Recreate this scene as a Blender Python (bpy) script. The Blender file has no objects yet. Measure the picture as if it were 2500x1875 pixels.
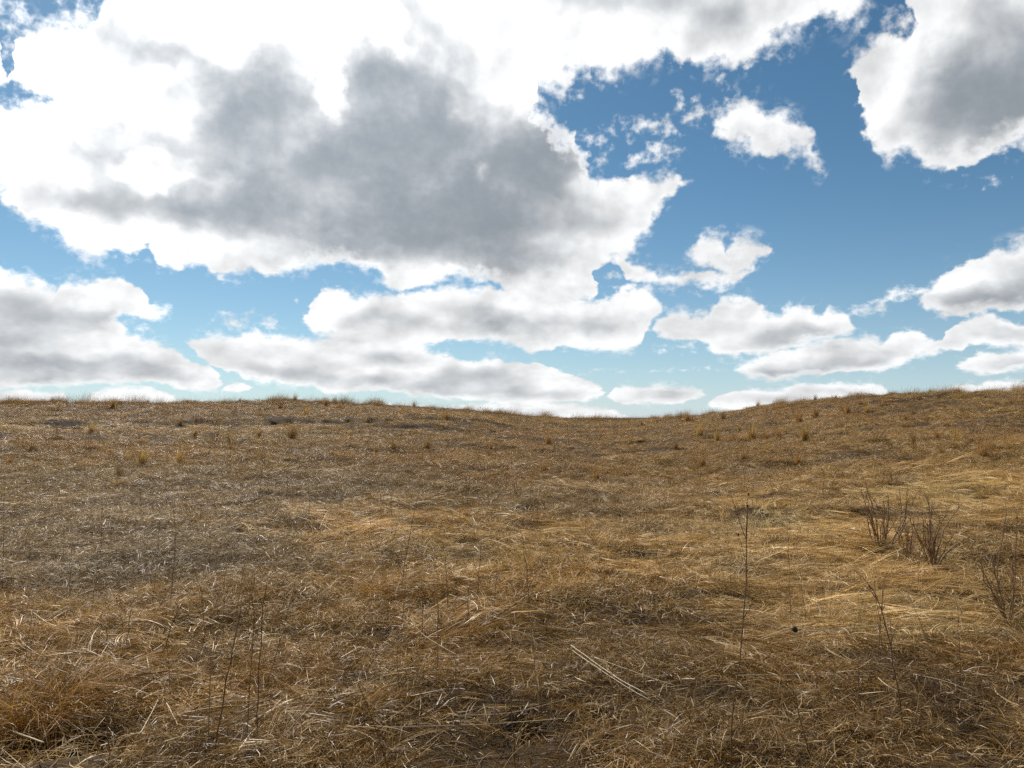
import bpy, math, random
import numpy as np
from mathutils import Vector, Euler, noise as mnoise

random.seed(7)
rng = np.random.default_rng(7)
scene = bpy.context.scene
COL = scene.collection
R = math.radians

# ------------------------------------------------------------------ camera
PW, PH = 2500.0, 1875.0            # size of the photograph, used to read directions off it
HFOV = 62.0
FPX = (PW / 2) / math.tan(R(HFOV / 2))
PITCH = math.atan((1017 - PH / 2) / FPX)      # eye level lies at row 1017
EYE = 1.62
cam_d = bpy.data.cameras.new('camera')
cam_d.sensor_width = 36.0
cam_d.lens = 18.0 / math.tan(R(HFOV / 2))
cam_d.clip_start = 0.05
cam_d.clip_end = 5000
cam = bpy.data.objects.new('camera', cam_d)
COL.objects.link(cam)
cam.location = (0, 0, EYE)
cam.rotation_euler = (R(90) + PITCH, 0, 0)
scene.camera = cam

# ------------------------------------------------------------------ light
SUN_AZ, SUN_EL = -30.0, 43.0       # degrees: left of the view direction, high in front
sun_dir = Vector((math.sin(R(SUN_AZ)) * math.cos(R(SUN_EL)),
                  math.cos(R(SUN_AZ)) * math.cos(R(SUN_EL)), math.sin(R(SUN_EL))))
sun_d = bpy.data.lights.new('sun', 'SUN')
sun_d.energy = 5.0
sun_d.angle = R(0.53)
sun_d.color = (1.0, 0.95, 0.87)
sun = bpy.data.objects.new('sun', sun_d)
COL.objects.link(sun)
sun.rotation_euler = sun_dir.to_track_quat('Z', 'Y').to_euler()
sun.location = sun_dir * 60

scene.view_settings.view_transform = 'Standard'
scene.view_settings.look = 'None'
scene.view_settings.exposure = 0.0
scene.view_settings.gamma = 1.0
scene.cycles.use_denoising = False
scene.cycles.use_adaptive_sampling = True
scene.cycles.adaptive_threshold = 0.02
scene.cycles.max_bounces = 3
scene.cycles.diffuse_bounces = 2
scene.cycles.glossy_bounces = 1
scene.cycles.transmission_bounces = 2
scene.cycles.transparent_max_bounces = 8


def direction(px, py):
    """World direction of a point of the photograph (2500 x 1875)."""
    x = (px - PW / 2) / FPX
    z = -(py - PH / 2) / FPX
    c, s = math.cos(PITCH), math.sin(PITCH)
    return Vector((x, c - z * s, s + z * c)).normalized()


def azel(px, py):
    d = direction(px, py)
    return math.degrees(math.atan2(d.x, d.y)), math.degrees(math.asin(d.z))


# ------------------------------------------------------------------ sky with cumulus clouds
class NT:
    """Small node builder."""
    def __init__(self, tree):
        self.t = tree

    def node(self, kind, **kw):
        n = self.t.nodes.new(kind)
        for k, v in kw.items():
            setattr(n, k, v)
        return n

    def put(self, sock, v):
        if v is None:
            return
        if hasattr(v, 'is_linked') or isinstance(v, bpy.types.NodeSocket):
            self.t.links.new(v, sock)
        else:
            sock.default_value = v

    def math(self, op, a=None, b=None, c=None, clamp=False):
        n = self.node('ShaderNodeMath', operation=op, use_clamp=clamp)
        for s, v in zip(n.inputs, (a, b, c)):
            self.put(s, v)
        return n.outputs[0]

    def vec(self, op, a=None, b=None, c=None, scale=None):
        n = self.node('ShaderNodeVectorMath', operation=op)
        for s, v in zip(n.inputs, (a, b, c)):
            self.put(s, v)
        if scale is not None:
            self.put(n.inputs['Scale'], scale)
        return n.outputs['Value'] if op in ('DOT_PRODUCT', 'LENGTH') else n.outputs[0]

    def comb(self, x=0.0, y=0.0, z=0.0):
        n = self.node('ShaderNodeCombineXYZ')
        for s, v in zip(n.inputs, (x, y, z)):
            self.put(s, v)
        return n.outputs[0]

    def noise(self, vec, scale, detail=4, rough=0.5, dims='3D', lac=2.0, dist=0.0):
        n = self.node('ShaderNodeTexNoise', noise_dimensions=dims)
        self.put(n.inputs['Vector'], vec)
        for k, v in (('Scale', scale), ('Detail', detail), ('Roughness', rough), ('Lacunarity', lac), ('Distortion', dist)):
            self.put(n.inputs[k], v)
        return n.outputs

    def smooth(self, v, lo, hi, a=0.0, b=1.0, kind='SMOOTHSTEP'):
        n = self.node('ShaderNodeMapRange', interpolation_type=kind)
        for s, x in zip(n.inputs, (v, lo, hi, a, b)):
            self.put(s, x)
        return n.outputs[0]

    def mix(self, f, a, b):
        n = self.node('ShaderNodeMix', data_type='RGBA')
        self.put(n.inputs[0], f)
        self.put(n.inputs[6], a)
        self.put(n.inputs[7], b)
        return n.outputs[2]


# Outlines of the clouds as (top edge, bottom edge), points of the photograph from left to right.
CLOUDS = [
    # the great cloud overhead, upper left
    ([(-600, -300), (-100, -300), (20, 175), (45, 120), (100, 62), (180, 45), (235, 50), (260, 25), (300, -5), (340, 5), (380, 32), (430, 55), (510, 60),
      (560, 30), (620, -80), (700, -300), (1900, -300), (2000, -200), (2090, -60), (2130, 0)],
     [(-600, 500), (-150, 470), (0, 195), (50, 200), (70, 225), (120, 225), (150, 252), (180, 300), (260, 420), (700, 440), (1150, 420), (1230, 300), (1280, 215), (1330, 210), (1395, 214), (1410, 165), (1500, 172),
      (1590, 150), (1640, 118), (1680, 142), (1760, 156), (1850, 142), (1900, 110), (1940, 78), (1990, 62), (2010, 42), (2070, 50), (2110, 22), (2130, 5)]),
    ([(-600, 150), (0, 262), (40, 246), (80, 240), (130, 236), (170, 200), (230, 60), (320, -60), (700, -60), (1150, -60), (1230, 60), (1260, 110), (1285, 150), (1310, 172), (1340, 225), (1342, 265), (1330, 285), (1357, 330), (1385, 330), (1405, 325), (1420, 360), (1410, 410), (1440, 424), (1500, 442), (1570, 428), (1600, 440), (1640, 424), (1662, 440)],
     [(-600, 470), (0, 455), (30, 482), (60, 540), (125, 556), (165, 570), (165, 600), (205, 634), (245, 626), (280, 606), (320, 628), (355, 605), (400, 650), (470, 640), (530, 676), (620, 668), (720, 662), (800, 636), (900, 652), (980, 702), (1060, 690), (1110, 672), (1200, 680), (1280, 706), (1340, 712), (1400, 690), (1430, 665), (1470, 635), (1530, 620), (1560, 592), (1590, 560), (1608, 522), (1630, 490), (1662, 446)]),
    # underside lobes joining it to the bank below
    ([(1240, 640), (1300, 600), (1360, 580), (1420, 610), (1450, 650), (1464, 690)],
     [(1240, 700), (1300, 730), (1360, 740), (1420, 738), (1450, 720), (1464, 695)]),
    # arm and horned cloud
    ([(1495, 628), (1512, 612), (1535, 630), (1560, 648), (1590, 655), (1612, 676), (1640, 668), (1700, 668), (1750, 668), (1790, 655), (1830, 650)],
     [(1495, 635), (1512, 655), (1535, 690), (1560, 690), (1590, 684), (1612, 690), (1640, 694), (1700, 696), (1750, 692), (1790, 690), (1830, 656)]),
    ([(1688, 618), (1710, 595), (1742, 584), (1765, 580), (1775, 606), (1790, 616), (1796, 580), (1812, 582), (1840, 588), (1865, 596), (1874, 605)],
     [(1688, 624), (1710, 645), (1742, 658), (1765, 664), (1775, 668), (1790, 668), (1796, 666), (1812, 660), (1840, 640), (1865, 618), (1874, 609)]),
    # small torn cloud in the blue
    ([(1752, 318), (1772, 270), (1800, 250), (1822, 234), (1850, 250), (1880, 275), (1920, 280), (1950, 300), (1975, 330), (1996, 380), (2004, 400)],
     [(1752, 324), (1772, 335), (1800, 350), (1822, 362), (1850, 372), (1880, 380), (1920, 362), (1950, 360), (1975, 380), (1996, 402), (2004, 404)]),
    # thick cloud in the upper right corner
    ([(2078, 190), (2090, 140), (2130, 98), (2170, 86), (2225, 72), (2232, 20), (2250, -40), (2300, -120), (2600, -250), (2900, -200), (3100, 100)],
     [(2078, 200), (2090, 245), (2130, 325), (2160, 374), (2230, 372), (2262, 396), (2320, 412), (2370, 402), (2430, 370), (2500, 340), (2700, 300), (2900, 330), (3100, 110)]),
    # right edge, mid height
    ([(2256, 722), (2280, 690), (2323, 652), (2380, 634), (2440, 614), (2500, 592), (2640, 540), (2800, 570), (2950, 700)],
     [(2256, 730), (2280, 760), (2330, 766), (2380, 762), (2440, 756), (2500, 752), (2640, 745), (2800, 740), (2950, 705)]),
    # bank in the middle
    ([(742, 772), (770, 735), (802, 707), (840, 716), (880, 724), (950, 718), (1010, 712), (1080, 706), (1180, 700), (1250, 698), (1300, 690), (1360, 700), (1420, 735), (1465, 732), (1500, 722), (1535, 706), (1578, 702), (1604, 722), (1615, 745)],
     [(742, 780), (770, 806), (802, 818), (840, 826), (880, 836), (950, 845), (1010, 842), (1080, 838), (1180, 834), (1250, 838), (1300, 862), (1360, 852), (1420, 848), (1465, 852), (1520, 858), (1552, 845), (1576, 815), (1596, 780), (1615, 750)]),
    # left part of the lower bank
    ([(466, 830), (508, 820), (560, 822), (622, 803), (655, 822), (672, 815), (735, 826), (790, 824), (850, 812), (930, 826), (1017, 840), (1074, 864), (1158, 878), (1215, 868), (1250, 886), (1312, 888), (1363, 905), (1448, 933), (1478, 953)],
     [(466, 836), (486, 876), (537, 902), (622, 928), (706, 938), (760, 940), (819, 962), (900, 952), (995, 963), (1102, 974), (1180, 980), (1250, 988), (1363, 985), (1460, 974), (1478, 958)]),
    # right of the middle bank
    ([(1598, 798), (1612, 780), (1668, 764), (1735, 766), (1747, 736), (1798, 724), (1850, 738), (1883, 764), (1956, 748), (2015, 768), (2024, 750), (2058, 764), (2088, 794)],
     [(1598, 806), (1612, 814), (1657, 828), (1713, 838), (1758, 868), (1798, 868), (1871, 864), (1930, 850), (1972, 842), (2015, 832), (2040, 826), (2058, 818), (2088, 800)]),
    # long lens running to the right edge
    ([(1804, 902), (1871, 866), (1956, 848), (2041, 827), (2114, 823), (2165, 838), (2176, 814), (2210, 809), (2267, 826), (2300, 832), (2323, 803), (2391, 765), (2436, 770), (2500, 798), (2650, 800), (2800, 850)],
     [(1804, 906), (1871, 928), (1984, 914), (2097, 908), (2165, 900), (2210, 888), (2233, 866), (2267, 864), (2306, 858), (2340, 850), (2357, 843), (2391, 843), (2436, 846), (2500, 850), (2650, 860), (2800, 855)]),
    ([(2330, 890), (2380, 872), (2440, 862), (2500, 848), (2620, 830), (2760, 870)],
     [(2330, 894), (2380, 910), (2440, 908), (2500, 900), (2620, 896), (2760, 880)]),
    # low cloud on the left
    ([(-500, 700), (-150, 640), (0, 655), (45, 662), (85, 690), (147, 706), (160, 688), (215, 684), (271, 676), (316, 693), (350, 708), (372, 738), (408, 752)],
     [(-500, 800), (-150, 860), (0, 860), (85, 860), (160, 850), (215, 830), (271, 790), (300, 768), (330, 768), (350, 776), (372, 778), (390, 766), (408, 756)]),
    ([(-500, 760), (0, 760), (150, 760), (288, 782), (310, 808), (350, 820), (395, 838), (441, 866), (508, 900), (550, 930)],
     [(-500, 940), (0, 944), (150, 940), (226, 938), (300, 934), (395, 934), (441, 944), (508, 950), (530, 947), (550, 936)]),
    # small puffs along the horizon
    ([(210, 975), (250, 952), (300, 942), (370, 948), (430, 968)], [(210, 985), (250, 990), (300, 990), (370, 990), (430, 985)]),
    ([(-60, 955), (20, 950), (60, 944), (90, 962), (150, 956), (175, 975)], [(-60, 985), (20, 985), (60, 990), (90, 990), (150, 990), (175, 980)]),
    ([(550, 948), (582, 934), (612, 944)], [(550, 956), (582, 956), (612, 950)]),
    ([(1490, 960), (1515, 940), (1560, 946), (1600, 940), (1650, 942), (1700, 948), (1722, 965)], [(1490, 968), (1515, 980), (1560, 985), (1600, 985), (1650, 982), (1700, 972), (1722, 968)]),
    ([(1730, 985), (1750, 968), (1800, 950), (1840, 944), (1900, 954), (1960, 936), (2040, 938), (2120, 936), (2170, 950)], [(1730, 990), (1750, 1000), (1800, 1000), (1840, 1000), (1900, 1000), (1960, 990), (2040, 985), (2120, 980), (2170, 960)]),
    ([(2300, 950), (2400, 932), (2500, 928), (2700, 935)], [(2300, 955), (2400, 970), (2500, 975), (2700, 945)]),
    ([(1060, 1005), (1180, 988), (1300, 985), (1420, 992), (1530, 1012)], [(1060, 1015), (1180, 1030), (1300, 1030), (1420, 1030), (1530, 1020)]),
    ([(-300, 975), (0, 972), (400, 985), (800, 985), (1060, 990)], [(-300, 1030), (0, 1030), (400, 1030), (800, 1030), (1060, 1030)]),
]
# thin torn scraps: centre, half width, half height, turn (degrees), strength
WISPS = [
    (1450, 335, 40, 32, 20, .75), (1480, 318, 30, 20, -30, .5), (1575, 308, 80, 36, 8, .85), (1630, 325, 36, 36, 0, .7), (1555, 386, 50, 20, 5, .75),
    (1610, 368, 60, 26, 30, .8), (1645, 372, 36, 24, -40, .7), (1660, 258, 30, 26, -40, .7), (1712, 276, 70, 30, 12, .85), (1700, 240, 34, 16, 0, .5),
    (1770, 215, 22, 46, 12, .55), (1445, 190, 20, 34, 0, .6), (1400, 210, 34, 50, 20, .5), (2185, 50, 44, 56, -50, .75), (2225, 90, 30, 30, 0, .6),
    (2105, 756, 40, 18, -5, .9), (2154, 748, 26, 30, 30, .85), (2188, 722, 50, 20, 18, .85), (2236, 716, 50, 18, -8, .85), (2435, 437, 30, 14, 12, .55),
    (565, 786, 54, 26, -15, .75), (600, 776, 40, 22, 20, .6), (655, 792, 30, 26, -50, .75), (712, 738, 14, 10, 0, .5), (30, 40, 120, 50, -30, .7),
    (60, 80, 120, 40, -20, .8), (110, 95, 60, 60, -40, .6), (210, 30, 120, 44, 0, .55), (20, 120, 50, 90, 10, .5), (440, 25, 110, 44, -25, .62),
    (715, 85, 26, 26, 0, .2), (1760, 702, 30, 20, 0, .7), (1500, 685, 44, 22, -8, .55), (1618, 852, 30, 26, -30, .5), (1690, 845, 40, 20, 0, .5),
    (1606, 905, 330, 10, 0, .42), (330, 800, 50, 40, 30, .5), (60, 455, 80, 26, 5, .5), (1455, 405, 22, 60, 8, .5), (1960, 905, 300, 8, 0, .3),
]
# where the cloud is deepest and lets least light through: centre, half sizes, turn, depth
DEEP = [
    (340, 125, 130, 65, -12, .75), (460, 150, 110, 50, -15, .5), (690, 190, 120, 120, 40, .85), (590, 260, 190, 130, 0, 1.0), (400, 240, 100, 60, 0, .25),
    (210, 195, 50, 30, -25, .35), (900, 190, 130, 100, -20, .95), (1020, 210, 170, 90, -25, .9), (1080, 120, 90, 160, 40, .5), (1000, 20, 140, 60, -30, .35),
    (1060, 320, 260, 190, -10, 1.1), (780, 360, 340, 170, 0, 1.05), (260, 390, 90, 100, 20, .7), (330, 340, 140, 70, 0, .3), (560, 420, 240, 130, 0, .8),
    (1000, 460, 360, 200, 0, 1.15), (1260, 440, 230, 190, 0, 1.2), (1330, 370, 130, 110, 0, 1.1), (800, 560, 380, 110, -4, 1.0), (1150, 570, 340, 110, 0, 1.0),
    (480, 515, 340, 70, 0, .8), (200, 500, 180, 44, -8, .45), (1480, 540, 140, 60, 0, .38), (1200, 640, 200, 60, 0, .55), (1400, 620, 80, 50, 0, .25),
    (1550, 20, 300, 60, -4, .5), (1780, 40, 180, 70, 15, .48), (1500, -60, 500, 90, 0, .7), (1320, 640, 110, 50, 0, .3),
    (2420, 200, 230, 200, 20, .95), (2330, 260, 190, 110, 0, .6), (2560, 120, 300, 200, 0, .9), (2320, 340, 160, 70, 0, .3), (2480, 300, 160, 80, 0, .55),
    (2420, 720, 160, 40, 5, .6), (2560, 690, 200, 90, 0, .7), (2340, 735, 80, 26, 0, .35),
    (1190, 785, 110, 50, 0, .72), (1330, 790, 150, 44, 0, .55), (1480, 800, 100, 36, 0, .5), (950, 775, 110, 36, 0, .45), (1050, 800, 120, 34, 0, .35), (850, 790, 70, 24, 0, .25),
    (1800, 810, 120, 36, 0, .35), (1920, 835, 170, 34, 6, .6), (1980, 805, 110, 30, 0, .5), (1770, 850, 80, 22, 0, .3),
    (2000, 900, 190, 28, 4, .6), (2130, 880, 110, 28, 0, .5), (1880, 910, 80, 16, 0, .3), (2430, 820, 110, 40, 0, .6), (2320, 845, 60, 20, 0, .4), (2480, 885, 120, 26, 0, .5), (2210, 855, 60, 24, 0, .3),
    (640, 905, 150, 30, -6, .5), (790, 925, 160, 34, 0, .5), (960, 872, 120, 34, 8, .6), (930, 930, 150, 30, 0, .5), (1180, 925, 180, 40, 4, .65), (1320, 960, 180, 24, 2, .65), (1090, 955, 160, 26, 0, .5), (560, 870, 80, 26, 0, .2),
    (120, 778, 220, 56, 0, .8), (40, 830, 180, 50, 0, .7), (20, 720, 120, 40, 0, .3), (240, 888, 240, 42, -4, .7), (60, 890, 180, 40, 0, .65), (440, 922, 120, 24, 0, .6), (160, 930, 240, 20, 0, .5), (300, 770, 60, 30, 0, .2),
    (1600, 968, 120, 22, 0, .35), (1850, 975, 140, 24, 0, .3), (1780, 645, 60, 24, 0, .28), (1850, 340, 80, 30, 0, .22), (1545, 672, 40, 18, 0, .25), (1690, 688, 80, 14, 0, .2), (2050, 955, 120, 18, 0, .3),
]
# bright openings in the deep parts
THIN = [(1172, 420, 44, 34, -35, .8), (370, 420, 120, 60, 0, .6), (560, 230, 60, 40, 0, .15), (800, 190, 50, 110, 15, .7), (1110, 250, 40, 60, 20, .35)]

UV = lambda px, py: ((azel(px, py)[0] + 50) / 100, (azel(px, py)[1] + 5) / 50)


def clamp01(v):
    return min(0.999, max(0.001, v))


def ellipse(nt, p, e, kind='SPHERICAL'):
    """A soft lobe around one direction of the sky (azimuth, elevation in degrees)."""
    x, y, rx, ry, rot, w = e
    a, el = azel(x, y)
    k = math.degrees(1 / FPX) * math.cos(R(math.hypot(a, el)))
    g = nt.node('ShaderNodeTexGradient', gradient_type=kind)
    if abs(rot) < 9:
        s = (1 / (rx * k), 1 / (ry * k), 0)
        nt.put(g.inputs[0], nt.vec('MULTIPLY_ADD', p, s, (-a * s[0], -el * s[1], 0)))
    else:
        c, sn = math.cos(R(rot)), math.sin(R(rot))
        rows = []
        for (m, n), r in (((c, sn), rx * k), ((-sn, c), ry * k)):
            rows.append(nt.vec('DOT_PRODUCT', p, (m / r, n / r, -(m * a + n * el) / r)))
        nt.put(g.inputs[0], nt.comb(rows[0], rows[1], 0.0))
    return g.outputs[1]


SKY, AIR, DUST, OZONE = 0.082, 0.7, 0.3, 10.0


def build_sky():
    w = bpy.data.worlds.new('World')
    scene.world = w
    w.use_nodes = True
    w.cycles.sampling_method = 'NONE'
    nt = NT(w.node_tree)
    w.node_tree.nodes.clear()
    D = nt.node('ShaderNodeTexCoord').outputs['Generated']
    sep = nt.node('ShaderNodeSeparateXYZ')
    nt.put(sep.inputs[0], D)
    az = nt.math('MULTIPLY', nt.math('ARCTAN2', sep.outputs[0], sep.outputs[1]), 57.2958)
    el = nt.math('MULTIPLY', nt.math('ARCSINE', sep.outputs[2]), 57.2958)
    elp = nt.math('MAXIMUM', el, 0.0)
    # billows look smaller and flatter towards the horizon, where the clouds are farther away
    w_el = nt.math('MULTIPLY_ADD', nt.math('LOGARITHM', nt.math('MULTIPLY_ADD', elp, 0.25, 1.0), 2.71828), 9.0, elp)
    near = nt.smooth(el, 0.0, 18.0, 0.22, 1.0, 'LINEAR')
    q = nt.comb(nt.math('MULTIPLY', az, 1.25), w_el, 0.0)
    cosg = nt.vec('DOT_PRODUCT', D, tuple(sun_dir))

    # clear air
    sky = nt.node('ShaderNodeTexSky', sky_type='NISHITA', sun_disc=False)
    sky.sun_elevation = R(SUN_EL)
    sky.sun_rotation = R(SUN_AZ)
    sky.altitude = 0
    sky.air_density = AIR
    sky.dust_density = DUST
    sky.ozone_density = OZONE
    air = nt.vec('MULTIPLY', sky.outputs[0], (SKY * 1.10, SKY * 1.29, SKY * 1.01))

    haze = nt.math('MULTIPLY', nt.math('EXPONENT', nt.math('MULTIPLY', elp, -0.20)), 0.74)
    air = nt.mix(haze, air, (0.70, 0.775, 0.84, 1.0))

    # sunlight through cloud: thin cloud near the sun is far brighter than cloud away from it
    glow = nt.smooth(cosg, 0.74, 0.97, 0.0, 1.0, 'LINEAR')
    glow = nt.math('POWER', glow, 1.3)

    def cloud_colour(alpha, grey, relief):
        bright = nt.math('MULTIPLY_ADD', glow, 0.55, 0.96)
        bright = nt.math('MULTIPLY', bright, nt.math('MULTIPLY_ADD', relief, 0.9, 1.0))
        bright = nt.math('MULTIPLY', bright, nt.math('MULTIPLY_ADD', fray, 0.22, 1.0))
        white = nt.vec('SCALE', (0.985, 0.995, 1.0), scale=bright)
        dark = nt.vec('SCALE', (0.285, 0.322, 0.362), scale=nt.math('MULTIPLY_ADD', glow, 0.5, 1.0))
        bg = nt.node('ShaderNodeBackground')
        nt.put(bg.inputs[0], nt.mix(alpha, air, nt.mix(grey, white, dark)))
        return bg.outputs[0]

    # shared noise of the part of the sky in view
    n1 = nt.noise(q, 0.42, 5, 0.5, '2D')                 # billows
    warp = nt.vec('SCALE', nt.vec('SUBTRACT', n1[1], (0.5, 0.5, 0.5)), scale=nt.math('MULTIPLY', near, 2.4))
    sx = nt.node('ShaderNodeSeparateXYZ')
    nt.put(sx.inputs[0], warp)
    a2 = nt.math('ADD', az, sx.outputs[0])
    e2 = nt.math('ADD', el, sx.outputs[1])
    u = nt.math('MULTIPLY_ADD', a2, 0.01, 0.5)
    v = nt.math('MULTIPLY_ADD', e2, 0.02, 0.1)
    p2 = nt.comb(a2, e2, 1.0)
    n2 = nt.noise(q, 1.25, 7, 0.55, '2D')                 # torn edges
    fray = nt.math('SUBTRACT', n2[0], 0.5)
    n4 = nt.noise(q, 0.19, 4, 0.45, '2D')
    # light grazing the billows: the slope of the billow noise along the sun's direction
    n5 = nt.noise(nt.vec('ADD', q, (-0.7, 1.3, 0.0)), 0.19, 4, 0.45, '2D')
    relief = nt.math('SUBTRACT', n4[0], n5[0])

    def sector(a0, a1, e0, e1):
        """The clouds that reach into one window of the sky, as a node group."""
        M = 2.0
        tree = bpy.data.node_groups.new('clouds', 'ShaderNodeTree')
        feed = {'u': u, 'v': v, 'place': p2, 'fray': fray, 'near': near, 'broad': n4[0], 'relief': relief}
        for k in feed:
            tree.interface.new_socket(k, in_out='INPUT', socket_type='NodeSocketVector' if k == 'place' else 'NodeSocketFloat')
        for k in ('alpha', 'grey'):
            tree.interface.new_socket(k, in_out='OUTPUT', socket_type='NodeSocketFloat')
        g = NT(tree)
        gin = g.node('NodeGroupInput').outputs
        U, V, P, FRAY, NEAR, BROAD, REL = [gin[k] for k in feed]
        # a hair's difference keeps the windows apart, so that each ray only works out its own window
        tiny = 1e-6 * (1 + abs(a0) + 61.7 * abs(e0))
        U, V, NEAR = [g.math('ADD', x, tiny) for x in (U, V, NEAR)]
        P = g.vec('ADD', P, (tiny, tiny, 0.0))

        def hit(pts):
            q_ = [azel(x, y) for x, y in pts]
            aa, ee = [i[0] for i in q_], [i[1] for i in q_]
            return min(aa) < a1 + M and max(aa) > a0 - M and min(ee) < e1 + M and max(ee) > e0 - M

        def box(e):
            r = max(e[2], e[3]) if abs(e[4]) >= 9 else None
            rx, ry = (r, r) if r else (e[2], e[3])
            return hit([(e[0] - rx, e[1] - ry), (e[0] + rx, e[1] + ry)])
        field = None
        for top, bot in CLOUDS:
            if not hit(top + bot):
                continue
            vals = []
            for pts in (top, bot):
                n = g.node('ShaderNodeFloatCurve')
                c = n.mapping.curves[0]
                uv = sorted({round(clamp01(UV(x, y)[0]), 5): clamp01(UV(x, y)[1]) for x, y in pts}.items())
                sgn = 1 if pts is bot else -1
                # close the outline beyond both ends
                uv = [(max(uv[0][0] - 0.006, 0.0), clamp01(uv[0][1] + sgn * .02))] + uv + [(min(uv[-1][0] + 0.006, 1.0), clamp01(uv[-1][1] + sgn * .02))]
                while len(c.points) < len(uv):
                    c.points.new(0.5, 0.5)
                for pt, (a, b) in zip(c.points, uv):
                    pt.location = (a, b)
                    pt.handle_type = 'AUTO_CLAMPED'
                n.mapping.update()
                g.put(n.inputs[1], U)
                vals.append(n.outputs[0])
            f = g.math('MINIMUM', g.math('SUBTRACT', vals[0], V), g.math('SUBTRACT', V, vals[1]))
            field = f if field is None else g.math('SMOOTH_MAX', field, f, 0.004)
        field = g.math('MULTIPLY', field, 50.0) if field is not None else -5.0       # degrees inside the outline
        wisp = 0.0
        for e in WISPS:
            if box(e):
                wisp = g.math('MAXIMUM', wisp, g.math('MULTIPLY', ellipse(g, P, (e[0], e[1], e[2] * 1.35, e[3] * 1.35) + e[4:]), e[5]))
        loose = g.smooth(BROAD, 0.35, 0.62, 0.40, 1.35, 'LINEAR')
        d1 = g.math('MULTIPLY_ADD', FRAY, g.math('MULTIPLY', NEAR, g.math('MULTIPLY_ADD', loose, 0.75, 0.6)), field)
        soft = g.math('MULTIPLY', NEAR, loose)
        a_1 = g.smooth(g.math('DIVIDE', d1, soft), -0.62, 0.60)
        # thin veils hanging off the edge
        veil = g.math('MULTIPLY', g.smooth(g.math('DIVIDE', field, NEAR), -1.5, 0.1), g.smooth(g.math('ADD', FRAY, g.math('MULTIPLY', BROAD, 0.6)), 0.28, 0.52, 0.0, 0.42))
        a_1 = g.math('MAXIMUM', a_1, veil)
        wv = g.math('MULTIPLY_ADD', FRAY, 2.2, g.math('MULTIPLY_ADD', wisp, 1.5, -0.42))
        a_w = g.math('MULTIPLY', g.smooth(wv, -0.15, 1.2, 0.0, 0.9), g.smooth(wisp, 0.0, 0.2))
        alpha = g.math('MAXIMUM', a_1, a_w)
        deep = 0.0
        for e in DEEP:
            if box(e):
                deep = g.math('MULTIPLY_ADD', ellipse(g, P, e), e[5] * 1.0, deep)
        for e in THIN:
            if box(e):
                deep = g.math('MULTIPLY_ADD', ellipse(g, P, e), -1.6 * e[5], deep)
        deep = g.math('MAXIMUM', deep, 0.0)
        dp = g.math('SUBTRACT', 1.0, g.math('EXPONENT', g.math('MULTIPLY', deep, -1.15)))
        dp = g.math('MULTIPLY_ADD', g.math('SUBTRACT', BROAD, 0.5), 0.55, dp)
        dp = g.math('MULTIPLY_ADD', REL, -0.6, dp)
        dp = g.math('MULTIPLY_ADD', FRAY, 0.22, dp)
        inside = g.smooth(g.math('DIVIDE', d1, NEAR), -0.1, 1.5)
        grey = g.math('MULTIPLY', g.smooth(dp, -0.15, 0.98), inside)
        gout = g.node('NodeGroupOutput')
        g.put(gout.inputs[0], alpha)
        g.put(gout.inputs[1], grey)
        use = nt.node('ShaderNodeGroup')
        use.node_tree = tree
        for k, sock in feed.items():
            nt.put(use.inputs[k], sock)
        return cloud_colour(use.outputs[0], use.outputs[1], relief)

    # beyond the frame the same broken cumulus goes on
    n3 = nt.noise(nt.vec('MULTIPLY', D, (2.6, 2.6, 5.0)), 1.0, 7, 0.55, '3D')
    a3 = nt.math('MULTIPLY', nt.smooth(n3[0], 0.49, 0.60), nt.smooth(el, 0.0, 4.0))
    rest = cloud_colour(a3, nt.smooth(n3[0], 0.53, 0.68), nt.math('MULTIPLY_ADD', n3[0], 0.2, -0.1))
    fr = nt.math('MAXIMUM', nt.smooth(nt.math('ABSOLUTE', az), 42, 48), nt.smooth(el, 33, 38))

    def pick(f, a, b):
        m = nt.node('ShaderNodeMixShader')
        nt.put(m.inputs[0], f)
        nt.put(m.inputs[1], a)
        nt.put(m.inputs[2], b)
        return m.outputs[0]

    acut, ecut = (-20.0, -9.0, 2.0, 10.0, 20.0), (2.5, 4.5, 7.0, 10.0, 15.0)
    rows, es, az_s = [], (-9.0,) + ecut + (50.0,), (-60.0,) + acut + (60.0,)
    for j in range(len(es) - 1):
        row = sector(az_s[0], az_s[1], es[j], es[j + 1])
        for i in range(1, len(az_s) - 1):
            row = pick(nt.math('GREATER_THAN', az, az_s[i]), row, sector(az_s[i], az_s[i + 1], es[j], es[j + 1]))
        rows.append(row)
    view = rows[0]
    for j in range(1, len(rows)):
        view = pick(nt.math('GREATER_THAN', el, es[j]), view, rows[j])
    out = nt.node('ShaderNodeOutputWorld')
    nt.put(out.inputs[0], pick(fr, view, rest))


build_sky()


# ------------------------------------------------------------------ terrain
def lattice(ix, iy, seed):
    n = (ix.astype(np.int64) * 374761393 + iy.astype(np.int64) * 668265263 + seed * 1442695041) & 0x7fffffff
    n = ((n ^ (n >> 13)) * 1274126177) & 0x7fffffff
    n = (n ^ (n >> 16)) & 0xffff
    return n / 65535.0


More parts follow.
